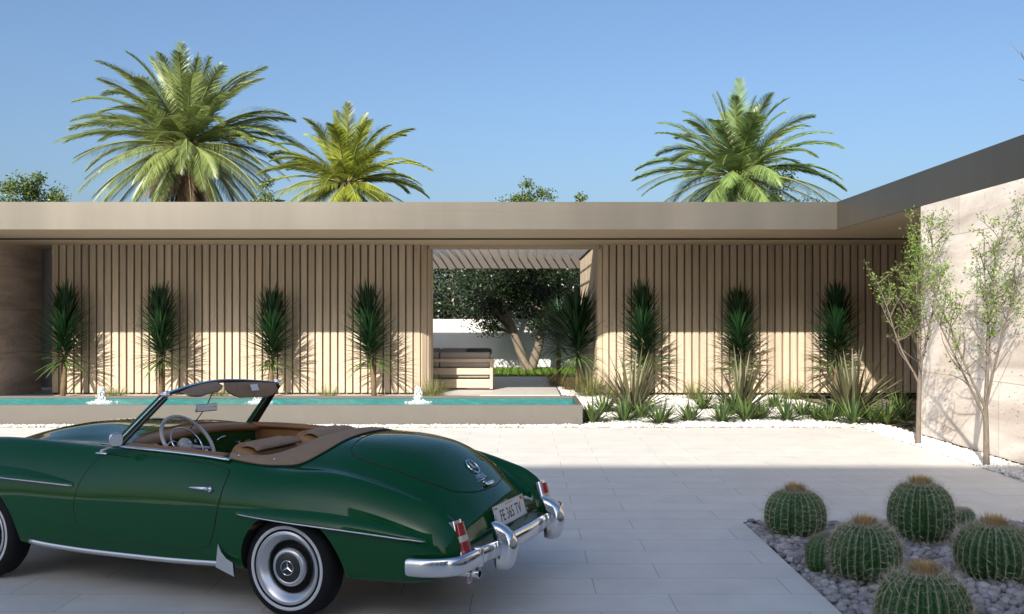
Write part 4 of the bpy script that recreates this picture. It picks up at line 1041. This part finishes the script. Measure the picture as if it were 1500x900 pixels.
for sg in (1,-1):
    bar([(-.80,sg*.872,.396),(-.91,sg*.874,.400),(-1.01,sg*.86,.408),(-1.075,sg*.815,.413),(-1.10,sg*.74,.418),(-1.108,sg*.655,.42)], .050, .024, "corner_bar", M['chrome'])
    cb = MB(); cb.obox((-1.105,sg*.625,.42),(.028,0,0),(0,.022,0),(0,0,.055)); bevel(cb.build("clamp", M['chrome'], bp_, True), .008, 2)
    # overrider: a tapering upright horn
    rows = []
    for z,wd,dp,xo in ((.300,.012,.02,-1.15),(.315,.050,.050,-1.155),(.35,.062,.062,-1.16),(.42,.060,.070,-1.165),(.47,.056,.070,-1.16),(.51,.052,.064,-1.148),(.54,.047,.048,-1.13),(.562,.036,.028,-1.112),(.568,.012,.008,-1.105)):
        rows.append([(xo-dp*math.cos(a)*(1.2 if math.cos(a) > 0 else .7), sg*.405+sg*0+wd*math.sin(a)*abs(math.sin(a))**-.3 if abs(math.sin(a)) > 1e-6 else sg*.405, z) for a in np.linspace(0,2*math.pi,21)[:-1]])
    ob = MB(); ob.grid(rows, True); k = 20; ob.f += [tuple(reversed(range(k))), tuple((len(rows)-1)*k+j for j in range(k))]; ob.m = [0]*len(ob.f)
    ob.build("overrider", M['chrome'], bp_, True, angle=50)
    lp = MB(); lp.obox((-1.085,sg*.70,.318),(.005,0,0),(0,.022,0),(0,0,.020)); rf_ = bevel(lp.build("reflector", M['redlens'], bp_), .004, 2)
    loop_tube("reflector_rim", [Vector((-1.088,sg*.70+a*.024,.318+b*.022)) for a,b in ((-1,-1),(1,-1),(1,1),(-1,1))], .005, M['chrome'], rf_, n=6)
bar([(-1.108,.61,.42),(-1.13,.42,.422),(-1.145,.2,.424),(-1.15,0,.424),(-1.145,-.2,.424),(-1.13,-.42,.422),(-1.108,-.61,.42)], .049, .023, "bar", M['chrome'])
eb = MB(); eb.lathe([(.026,-1.11),(.026,-.70),(.021,-.70),(.021,-1.11),(.026,-1.11)], 24, (0,.615,.325), 'x'); eb.build("exhaust_pipe", M['chrome'], car, True, angle=40)
ec = MB(); ec.lathe([(.0,-1.07),(.021,-1.07)], 24, (0,.615,.325), 'x'); ec.build("exhaust_bore", M['archin'], car)

# wheels
def wheel(x, sg):
    t = empty("wheel", (x, sg*.735, .298)); t.parent = car
    S = lambda pr: [(r_, sg*h_) for r_,h_ in pr]
    mb = MB(); mb.lathe(S([(.175,-.08),(.24,-.088),(.283,-.07),(.297,-.045),(.2985,0),(.297,.045),(.283,.070),(.262,.081),(.2405,.086),(.222,.085),(.21,.080),(.19,.066)]), 64)
    mb.build("tyre", M['rubber'], t, True)
    mb = MB(); mb.lathe(S([(.241,.0862),(.2385,.0885),(.2245,.0880),(.222,.0855)]), 64); mb.build("white_band", M['whitewall'], t, True)
    mb = MB(); mb.lathe(S([(.211,.079),(.209,.086),(.203,.088),(.199,.083),(.195,.085),(.188,.082),(.172,.066),(.156,.052),(.150,.045),(.148,.02)]), 64); mb.build("trim_ring", M['satin'], t, True, angle=50)
    mb = MB(); mb.lathe(S([(.152,.018),(.13,.005),(.10,.02),(.09,.03)]), 48); mb.build("rim", M['archin'], t, True)
    mb = MB(); mb.lathe(S([(.112,.015),(.113,.045),(.109,.062),(.100,.072),(.088,.075),(.084,.0725)]), 48); cap = mb.build("hub_cap", M['satin'], t, True, angle=50)
    mb = MB(); mb.lathe(S([(.085,.0715),(.05,.077),(.0,.079)]), 48); mb.build("cap_face", M['blackp'], cap, True)
    star_badge("star_badge", Vector((0,sg*.078,0)), Vector((-sg,0,0)), Vector((0,0,1)), Vector((0,sg,0)), .041, M['chrome'], cap, .0022)
    return t
for x in (0,2.4):
    for sg in (1,-1): wheel(x,sg)
ax_ = MB()
for x in (0,2.4): ax_.tube([(x,-.66,.298),(x,.66,.298)], .03, 10)
ax_.box(-.5,2.9,-.38,-.30,.20,.30); ax_.box(-.5,2.9,.30,.38,.20,.30); ax_.build("chassis", M['archin'], car)

# windscreen
ws = empty("windscreen"); ws.parent = car
base = [(1.435,.69,.888),(1.48,.60,.915),(1.535,.36,.950),(1.555,0,.968)]; topc = [(1.085,.588,1.236),(1.112,.45,1.253),(1.140,.24,1.274),(1.152,0,1.285)]
def both(c): return c+[(x,-y,z) for x,y,z in reversed(c[:-1])]
Bc = cr(both(base),6); Tc = cr(both(topc),6)
gm_ = MB(); gm_.grid([[Vector(b).lerp(Vector(t_),f) for f in np.linspace(0,1,6)] for b,t_ in zip(Bc,Tc)]); gm_.build("glass", M['glass'], ws, True)
fb = MB(); fb.tube([Vector(p)+Vector((0,0,.004)) for p in Bc], .011, 8); fb.build("lower_seal", M['ink'], ws, True)
fb = MB(); fb.tube(Tc, .0095, 8); hd_ = fb.build("header", M['chrome'], ws, True)
fb = MB(); fb.tube([Vector(p)+Vector((-.014,0,-.006)) for p in Tc], .010, 8); fb.build("header_seal", M['ink'], hd_, True)
for sg in (1,-1):
    a = Vector((1.425,sg*.70,.875)); b = Vector((1.082,sg*.590,1.236)); ax = (b-a).normalized(); out = Vector((.35,sg*1,.15)); out = (out-ax*out.dot(ax)).normalized(); bk_ = ax.cross(out)*sg
    if bk_.x > 0: bk_ = -bk_
    def post(c0,c1,w0,w1,d0,d1,name,m,parent,off=Vector((0,0,0))):
        rows = []
        for i in range(9):
            f = i/8; c = a.lerp(b,f)+off; w_ = w0+(w1-w0)*f; d_ = d0+(d1-d0)*f
            rows.append([c+bk_*w_*math.cos(q)+out*d_*math.sin(q) for q in np.linspace(0,2*math.pi,15)[:-1]])
        mb = MB(); mb.grid(rows, True); k = 14; mb.f += [tuple(reversed(range(k))), tuple(8*k+j for j in range(k))]; mb.m = [0]*len(mb.f)
        return mb.build(name, m, parent, True, angle=60)
    pp_ = post(0,1,.036,.024,.014,.012,"pillar",M['paint'],ws)
    post(0,1,.030,.022,.013,.012,"inner_pillar",M['blackp'],pp_, bk_*.018-out*.010)
    tb = MB(); tb.tube([a.lerp(b,f)+bk_*.016+out*.014 for f in np.linspace(0,1,9)], .006, 6); tb.build("pillar_trim", M['chrome'], pp_, True)
    kb = MB(); kb.obox(b+Vector((-.005,-sg*.004,.002)), Vector((.026,0,-.008)), Vector((0,.016,0)), Vector((.006,0,.018))); bevel(kb.build("corner_bracket", M['chrome'], pp_, True), .008, 3)
    # sun visor
    vz = MB(); rows = []
    ys = np.linspace(.045,.50,9)
    for i,yy in enumerate(ys):
        tp = Vector((1.125-.10*(yy/.5)**2, sg*yy, 1.275-.028*(yy/.5)**2)); 
        dn = Vector((-.045,0,-.112)) if sg < 0 else Vector((-.105,0,-.050))
        e_ = min(1,.55+min(i,8-i)*.30)
        rows.append([tp+dn*.04, tp+dn*(.5)+dn.cross(Vector((0,1,0)))*.06*0, tp+dn*e_])
    vz.grid(rows); v_ = vz.build("sun_visor", M['cloth'], ws, True); sm_ = v_.modifiers.new("thickness",'SOLIDIFY'); sm_.thickness = .014; bevel(v_, .005, 2)
    if sg < 0:
        tp = Vector((1.125-.10*(.30/.5)**2, -.30, 1.275-.028*.36)); dn = Vector((-.045,0,-.112)); nn_ = Vector((-.112,0,.045)).normalized()
        lb = MB(); lb.obox(tp+dn*.42+nn_*.010, Vector((0,.040,0)), dn.normalized()*.024, nn_*.001); lb.build("visor_label", M['sticker'], v_)
# inner mirror and its rod
im = empty("rear_mirror"); im.parent = ws
mc = Vector((1.18,.075,1.105)); ib = MB(); fx = Vector((-.93,.30,.12)).normalized(); sx_ = Vector((.30,.95,0)).normalized(); uz = sx_.cross(fx).normalized()
ib.obox(mc, sx_*.085, uz*.026, fx*.010); bevel(ib.build("housing", M['satin'], im, True), .008, 3)
ib = MB(); ib.obox(mc+fx*.0112, sx_*.078, uz*.021, fx*.0008); ib.build("mirror_glass", M['mirror'], im)
ib = MB(); ib.tube([(1.15,.0,1.275),(1.19,.06,1.11),(1.33,.06,.95)], .0035, 6); ib.build("rod", M['ink'], im, True)
# wing mirror on the left front wing
wm = empty("wing_mirror"); wm.parent = car
b0 = from_top(1.455,.745,.0)[0]; hc = Vector((1.235,.835,.975))
sb = MB(); sb.tube([b0, b0+Vector((-.03,.01,.02)), hc+Vector((.02,-.012,-.035)), hc+Vector((.01,0,0))], [.014,.010,.009,.012], 8); sb.build("stalk", M['chrome'], wm, True)
sb = MB(); sb.lathe([(0,.0),(.018,.002),(.02,.008)], 14, tuple(b0), 'z'); sb.obox(b0+Vector((-.03,.01,.004)), Vector((.045,0,0)), Vector((0,.012,0)), Vector((0,0,.006))); bevel(sb.build("foot", M['chrome'], wm, True), .005, 2)
fd = Vector((-.80,.50,-.22)).normalized(); sdx = fd.cross(Vector((0,0,1))).normalized(); upz = sdx.cross(fd)
hb = MB(); rows = []
for r_,h_ in ((.002,-.038),(.018,-.036),(.034,-.022),(.042,-.004),(.043,.010),(.040,.014)):
    rows.append([hc+fd*h_+(sdx*math.copysign(abs(math.cos(a))**.6,math.cos(a))*.95+upz*math.copysign(abs(math.sin(a))**.6,math.sin(a)))*r_ for a in np.linspace(0,2*math.pi,25)[:-1]])
hb.grid(rows, True); hb.build("shell", M['chrome'], wm, True)
hb = MB(); ring = [hc+fd*.0125+(sdx*math.copysign(abs(math.cos(a))**.6,math.cos(a))*.95+upz*math.copysign(abs(math.sin(a))**.6,math.sin(a)))*.039 for a in np.linspace(0,2*math.pi,25)[:-1]]
hb.add(ring,[tuple(range(24))]); hb.build("mirror_glass", M['mirror'], wm)

# --- cabin
def rbox(name, c, half_, m, parent, rot=None, bv=.03, seg=4):
    mb = MB(); q = rot or Matrix.Identity(3); c = Vector(c)
    mb.obox(c, q@Vector((half_[0],0,0)), q@Vector((0,half_[1],0)), q@Vector((0,0,half_[2]))); return bevel(mb.build(name, m, parent, True), bv, seg)
from mathutils import Euler
def ry(a): return Euler((0,R(a),0)).to_matrix()
dsh = empty("dashboard"); dsh.parent = car
# padded top following the scuttle, and a green face with instruments
rows = []
for yy in np.linspace(-.66,.66,25):
    xf = 1.545-.20*(abs(yy)/.66)**2.2; zt = .962-.045*(abs(yy)/.66)**2; xr_ = 1.285-.02*(abs(yy)/.66)**2
    rows.append([Vector((xf,yy,zt-.012)), Vector((xf-.06,yy,zt+.002)), Vector((xr_+.05,yy,zt-.006)), Vector((xr_+.012,yy,zt-.012)), Vector((xr_-.006,yy,zt-.030)), Vector((xr_,yy,zt-.052)), Vector((xr_+.03,yy,zt-.06))])
mb = MB(); mb.grid(rows); mb.build("dash_pad", M['leather'], dsh, True)
rows = []
for yy in np.linspace(-.66,.66,13):
    zt = .905-.04*(abs(yy)/.66)**2; rows.append([(1.305,yy,zt),(1.30,yy,.80),(1.315,yy,.70)])
mb = MB(); mb.grid(rows); mb.build("fascia_panel", M['paint'], dsh, True)
mb = MB(); mb.tube([(1.295,.64,.69),(1.29,0,.69),(1.295,-.64,.69)], .02, 8); mb.build("lower_rail", M['leather'], dsh, True)
# binnacle brown hood around the two dials
for yy in (.47,.305):
    g_ = empty("dial"); g_.parent = dsh; c = (0,yy,.835)
    mb = MB(); mb.lathe([(.064,1.30),(.068,1.27),(.064,1.262),(.058,1.272)], 32, c, 'x'); mb.build("rim", M['chrome'], g_, True)
    mb = MB(); mb.lathe([(0,1.274),(.060,1.274)], 32, c, 'x'); mb.build("face", M['gauge'], g_)
    mb = MB()
    for k in range(22):
        a = R(-220+k*260/21)*-1-math.pi; d = Vector((0,math.cos(a),math.sin(a))); s_ = Vector((0,-d.z,d.y)); cc = Vector((1.2725,yy,.835))
        L_ = .012 if k % 3 == 0 else .006
        mb.obox(cc+d*(.052-L_/2), d*L_/2, s_*.0012, Vector((.0003,0,0)))
    mb.obox(Vector((1.272,yy,.835))+Vector((0,.014,.014)), Vector((0,.018,.018)), Vector((0,.0012,-.0012)), Vector((.0003,0,0))); mb.build("markings", M['sticker'], g_)
def knob(y,z,r_): 
    mb = MB(); mb.lathe([(r_,1.30),(r_,1.285),(r_*.8,1.28),(r_*.75,1.29),(0,1.29)], 20, (0,y,z), 'x'); mb.build("knob", M['chrome'], dsh, True)
for y,z,r_ in ((.12,.87,.012),(.06,.87,.012),(-.05,.80,.022),(-.42,.80,.014)): knob(y,z,r_)
rd = MB(); rd.obox((1.297,.12,.80),(.006,0,0),(0,.10,0),(0,0,.022)); bevel(rd.build("radio", M['chrome'], dsh), .004, 2)
rd = MB(); rd.tube([(1.292,-.17,.845),(1.285,-.21,.865),(1.285,-.25,.868),(1.292,-.29,.855)], .007, 6); rd.build("grab_trim", M['chrome'], dsh, True)
rd = MB(); rd.obox((1.297,-.52,.80),(.006,0,0),(0,.035,0),(0,0,.010)); rd.build("ashtray", M['chrome'], dsh)
# steering wheel
swh = empty("steering_wheel"); swh.parent = car
sc = Vector((1.085,.365,.905)); sn = Vector((-.80,0,.60)).normalized(); sy_ = Vector((0,1,0)); su = sy_.cross(sn)*-1
if su.z < 0: su = -su
def ringp(r_,off): return [sc+sn*off+sy_*math.cos(a)*r_+su*math.sin(a)*r_ for a in np.linspace(0,2*math.pi,41)[:-1]]
def ring(name,r_,off,th,m):
    p = ringp(r_,off); mb = MB(); mb.tube(p+[p[0]], th, 10, cap=False); return mb.build(name,m,swh,True)
ring("rim",.205,0,.0125,M['ivory']); ring("horn_ring",.125,-.01,.005,M['chrome'])
mb = MB(); frame_pts = [(0,.0),(.03,.006)]
rows = [[sc+sn*h_+sy_*math.cos(a)*r_+su*math.sin(a)*r_ for a in np.linspace(0,2*math.pi,25)[:-1]] for r_,h_ in ((.035,-.07),(.048,-.05),(.05,-.02),(.04,-.005),(.018,.002),(.001,.003))]
mb.grid(rows,True); hubm = mb.build("hub", M['ivory'], swh, True)
star_badge("star_badge", sc+sn*.003, -sy_, su, sn, .016, M['chrome'], hubm, .0012)
for a in (200,340):
    mb = MB(); d = sy_*math.cos(R(a))+su*math.sin(R(a)); mb.tube([sc-sn*.03+d*.03, sc-sn*.02+d*.11, sc+d*.20], [.018,.012,.010], 8, sx=1, sy=.6, up=tuple(sn)); mb.build("spoke", M['ivory'], swh, True)
mb = MB(); mb.tube([sc-sn*.05, sc-sn*.35], [.028,.034], 12); mb.build("column", M['ivory'], swh, True)
# seats
for sg in (1,-1):
    s_ = empty("seat"); s_.parent = car; yy = sg*.335
    rbox("cushion", (.88,yy,.50), (.24,.25,.075), M['leather'], s_, ry(-6), .05, 5)
    rbox("backrest", (.545,yy,.722), (.105,.255,.225), M['leather'], s_, ry(-18), .07, 6)
    # fluted cloth cover over the top
    rows = []
    for i in range(41):
        v = -.235+.47*i/40; fl_ = .004*abs(math.sin(v*60)); rows.append([])
        for q in np.linspace(-.45,.80,13):
            a = q*math.pi*.62; rr_ = .092+fl_
            e_ = 1-.10*max(0,(abs(v)-.17)/.07)**2
            rows[-1].append(Vector((.478,yy+v,.858))+Vector((math.sin(a)*rr_*1.12*e_+.0, 0, math.cos(a)*rr_*e_))+Vector((-.02,0,0)))
    mb = MB(); mb.grid(rows); cv = mb.build("seat_cover", M['cloth'], s_, True); so_ = cv.modifiers.new("thickness",'SOLIDIFY'); so_.thickness = .010
# folded-hood cover round the back of the cockpit
inner = cr([(.50,.668),(.40,.655),(.30,.62),(.235,.55),(.185,.44),(.16,.30),(.148,.15),(.146,0)],6); outer = cr([(.47,.722),(.33,.715),(.20,.695),(.07,.64),(.0,.53),(-.045,.36),(-.065,.18),(-.07,0)],6)
prs = list(zip(inner.tolist(),outer.tolist())); prs += [((a[0],-a[1]),(b[0],-b[1])) for a,b in reversed(prs[:-1])]
rows = []
for a,b in prs:
    row = []
    pi = from_top(a[0]-.001,a[1]*1.01)[0]; row.append(pi+Vector((.008,-a[1]*.01,-.05))); row.append(pi+Vector((.006,0,-.012)))
    for f in np.linspace(0,1,8):
        x = a[0]+(b[0]-a[0])*f; y = a[1]+(b[1]-a[1])*f; row.append(from_top(x,y,.002+.022*math.sin(math.pi*(.12+.86*f))**.6)[0])
    rows.append(row)
mb = MB(); mb.grid(rows); tc_ = mb.build("hood_cover", M['cloth'], car, True)
loop_tube("cover_seam", [from_top(b[0],b[1],.004)[0] for a,b in prs], .006, M['dark'], tc_, closed=False)
loop_tube("cover_piping", [from_top(a[0],a[1]*1.01,.010)[0] for a,b in prs], .006, M['leather'], tc_, closed=False)
for k in (3,len(prs)-4,14,len(prs)-15):
    mb = MB(); c = from_top(prs[k][0][0]*.4+prs[k][1][0]*.6, prs[k][0][1]*.4+prs[k][1][1]*.6,.024)[0]; mb.lathe([(0,.006),(.007,.004),(.008,0)],10,tuple(c),'z'); mb.build("press_stud", M['chrome'], tc_, True)
# padded door tops
for sg in (1,-1):
    C = cr([(1.34,.645,.905),(1.1,.675,.905),(.8,.685,.898),(.52,.683,.884)],6); mb = MB(); mb.tube([(x,sg*y,z) for x,y,z in C], .034, 10, sx=1.1, sy=.7, up=(0,0,1)); mb.build("door_pad", M['leather'], car, True)
mb = MB(); mb.lathe([(.0,.0),(.012,.0),(.014,.02),(.008,.03),(.016,.045),(0,.05)], 12, (.72,-.62,.80), 'z'); mb.build("lock_knob", M['chrome'], car, True)
# front end (outside the photograph)
for sg in (1,-1):
    hl = empty("headlight"); hl.parent = car; c = (0,sg*.60,.69)
    mb = MB(); mb.lathe([(.115,2.98),(.118,3.07),(.108,3.085),(.098,3.08)], 32, c, 'x'); mb.build("rim", M['chrome'], hl, True)
    mb = MB(); mb.lathe([(.10,3.08),(.07,3.10),(0,3.11)], 32, c, 'x'); mb.build("lens", M['clearlens'], hl, True)
mb = MB(); mb.tube(cr([(2.75,.86,.40),(3.0,.84,.41),(3.16,.72,.42),(3.24,.4,.42),(3.26,0,.42),(3.24,-.4,.42),(3.16,-.72,.42),(3.0,-.84,.41),(2.75,-.86,.40)],6).tolist(), .058, 10, sx=.5, sy=1, up=(0,0,1)); mb.build("front_bumper", M['chrome'], car, True)
mb = MB(); mb.tube([(3.165,.34,.555),(3.185,0,.56),(3.165,-.34,.555)], .014, 8); gr_ = mb.build("grille", M['chrome'], car, True)
star_badge("star_badge", Vector((3.20,0,.56)), Vector((0,1,0)), Vector((0,0,1)), Vector((1,0,0)), .075, M['chrome'], gr_, .006)
